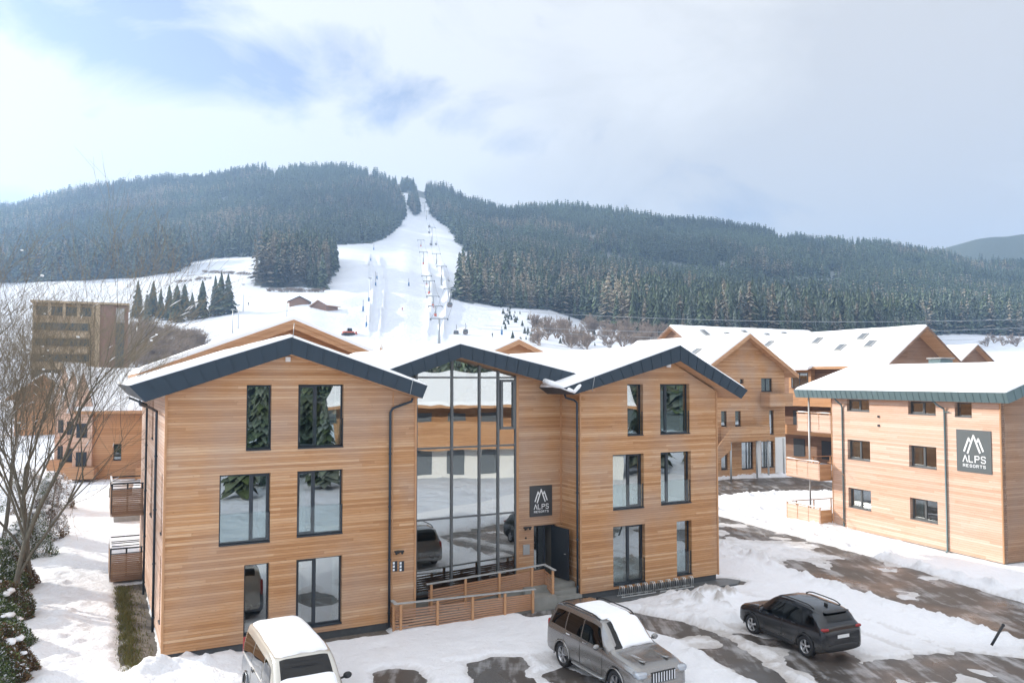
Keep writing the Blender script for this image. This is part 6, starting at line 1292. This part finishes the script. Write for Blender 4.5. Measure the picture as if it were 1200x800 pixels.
for px, rw_, c_, l_ in ((447, 346, (.05, .07, .2), 'skier in dark blue standing on the middle of the fun park'), (471, 364, (.4, .06, .05), 'skier in red on the lower piste between the lances and lift'), (577, 395, (.04, .04, .05), 'skier in black near the foot of the right-hand piste'), (290, 358, (.05, .05, .06), 'skier in black on the left snowfield beside the tall masts')): person(px, rw_, c_, l_)
# overhead wires at the right
for k, (za, zb_) in enumerate(((362, 372), (381, 381), (385, 394))):
    a = aty(560, za, 300); b = aty(1260, zb_, 300); m_ = MB(); pts = []
    for t in np.linspace(0, 1, 14): p = a + (b - a) * t; pts.append((p[0], p[1], p[2] - 6 * 4 * t * (1 - t) * .5))
    m_.tube(pts, .07, 4); tag(m_.build('power_line', M['galv'], None), f"thin overhead wire across the right forest, {['upper', 'middle', 'lower'][k]} of three", 'wire')
# ------------------------------------------------------------------ air
mb = MB(); mb.box(-2600, 3200, -1600, 3500, -6, 660); o = mb.build('haze', M['snow'], None); t = NT('air'); pv = t.n('ShaderNodeVolumePrincipled', None, Color=(.44, .66, .98, 1), Density=HAZE, Anisotropy=.5); ot = t.n('ShaderNodeOutputMaterial'); t.l(pv.outputs[0], ot.inputs['Volume']); o.data.materials.clear(); o.data.materials.append(t.m); tag(o, kind='stuff')
if HAZE <= 0: bpy.data.objects.remove(o)
# ------------------------------------------------------------------ sky, sun, camera
SUN_EL, SAZ = math.radians(23), math.atan2(-.93, .36)   # azimuth from +Y towards +X
sd = Vector((math.cos(SUN_EL) * math.sin(SAZ), math.cos(SUN_EL) * math.cos(SAZ), math.sin(SUN_EL)))
w = NT('World', True); scene.world = w.m
sky = w.n('ShaderNodeTexSky', {'sky_type': 'NISHITA', 'sun_disc': False, 'sun_elevation': SUN_EL, 'sun_rotation': SAZ % (2 * PI), 'altitude': 900.0, 'air_density': 1.0, 'dust_density': .6, 'ozone_density': 1.5})
tc = w.n('ShaderNodeTexCoord').outputs['Generated']; sp = w.n('ShaderNodeSeparateXYZ', None, Vector=tc)
azm = w.math('ARCTAN2', sp.outputs[0], sp.outputs[1]); el = w.math('ARCSINE', sp.outputs[2])
cv = w.n('ShaderNodeCombineXYZ', None, X=w.math('MULTIPLY', azm, 1.0), Y=w.math('MULTIPLY', el, 1.6), Z=0.0).outputs[0]
wn = w.n('ShaderNodeTexNoise', None, Vector=cv, Scale=4.2, Detail=10.0, Roughness=.60, Distortion=.5).outputs[0]
wn2 = w.n('ShaderNodeTexNoise', None, Vector=cv, Scale=1.2, Detail=5.0, Roughness=.55).outputs[0]
def pe(px, row): d = ray(px, row); d = d / np.linalg.norm(d); return math.atan2(d[0], d[1]), math.asin(d[2])
def blob(px, row, sx, sy, amp):
    a, e_ = pe(px, row); q = w.math('ADD', w.math('POWER', w.math('DIVIDE', w.math('SUBTRACT', azm, a), sx), 2.0), w.math('POWER', w.math('DIVIDE', w.math('SUBTRACT', el, e_), sy), 2.0))
    return w.math('MULTIPLY', w.math('EXPONENT', w.math('MULTIPLY', q, -1.0)), amp)
hole = 0.0
for b_ in ((45, 28, .075, .035, 1.0), (130, 48, .09, .035, 1.0), (225, 62, .10, .045, 1.1), (320, 78, .085, .045, 1.15), (400, 82, .07, .05, .8), (470, 120, .07, .035, .75), (540, 148, .07, .028, .9), (600, 170, .07, .024, .75), (200, 10, .12, .03, .95), (628, 30, .03, .03, .6), (915, 238, .09, .02, .35)):
    hole = w.math('MAXIMUM', hole, blob(*b_))
cov = w.math('SUBTRACT', w.math('ADD', w.math('MULTIPLY', w.math('SUBTRACT', wn, .5), 4.6), 1.0), w.math('MULTIPLY', hole, 1.15))
for b_ in ((20, 110, .07, .07, .5), (330, 5, .06, .015, .5), (330, 175, .35, .04, .6), (560, 60, .10, .06, .5), (1000, 60, .35, .22, .8)): cov = w.math('ADD', cov, blob(*b_))
cov = w.math('MINIMUM', w.math('MAXIMUM', cov, 0.0), 1.0)
grey = w.math('ADD', w.math('MULTIPLY', azm, .75), w.math('MULTIPLY', w.math('SUBTRACT', wn2, .5), 1.9)); grey = w.math('ADD', grey, w.math('MULTIPLY', w.math('SUBTRACT', wn, .5), -1.9)); grey = w.math('ADD', grey, blob(1050, 130, .35, .2, .62)); grey = w.math('SUBTRACT', grey, blob(800, 70, .12, .12, .6)); grey = w.math('ADD', grey, blob(640, 225, .2, .05, .3))
cc = w.ramp(grey, [(.0, (.97, .95, .915)), (.25, (.87, .85, .82)), (.6, (.77, .75, .735))])
bgS = w.n('ShaderNodeBackground', None, Color=sky.outputs[0], Strength=SKYS); back = w.math('MULTIPLY', w.math('MINIMUM', w.math('MAXIMUM', w.math('MULTIPLY', w.math('SUBTRACT', .75, sp.outputs[1]), 1.6), 0.0), 1.0), 1.0)
bgH = w.n('ShaderNodeBackground', None, Color=(.82, .73, .90, 1), Strength=.2); bgC = w.n('ShaderNodeBackground', None, Color=cc, Strength=w.math('MULTIPLY', w.math('ADD', back, 1.0), CLS))
add = w.n('ShaderNodeMixShader', None, _0=.65); w.l(bgS.outputs[0], add.inputs[1]); w.l(bgH.outputs[0], add.inputs[2])
mx = w.n('ShaderNodeMixShader', None, _0=cov); w.l(add.outputs[0], mx.inputs[1]); w.l(bgC.outputs[0], mx.inputs[2]); ow = w.n('ShaderNodeOutputWorld'); w.l(mx.outputs[0], ow.inputs[0])
sl_ = bpy.data.lights.new('sun', 'SUN'); sl_.energy = SUNS; sl_.angle = math.radians(.6); sl_.color = (1, .93, .83); so = bpy.data.objects.new('sun', sl_); link(so); so.rotation_euler = sd.to_track_quat('Z', 'Y').to_euler(); so.location = (0, 0, 60)
cd = bpy.data.cameras.new('camera'); cam = bpy.data.objects.new('camera', cd); link(cam); cam.location = (0, 0, HCAM); cam.rotation_euler = (PI / 2 + PITCH, 0, 0); cd.sensor_width = 36; cd.lens = FOC / 1200 * 36; cd.shift_y = SHY / 1200; cd.clip_end = 9000; cd.clip_start = .2; scene.camera = cam
vs_ = scene.view_settings; vs_.view_transform = 'Standard'; vs_.look = 'None'; vs_.exposure = EXPO; vs_.gamma = 1
cy = scene.cycles; cy.use_denoising = True; cy.max_bounces = 7; cy.transparent_max_bounces = 12; cy.glossy_bounces = 4; cy.diffuse_bounces = 3; cy.volume_bounces = 1; cy.caustics_reflective = False; cy.caustics_refractive = False
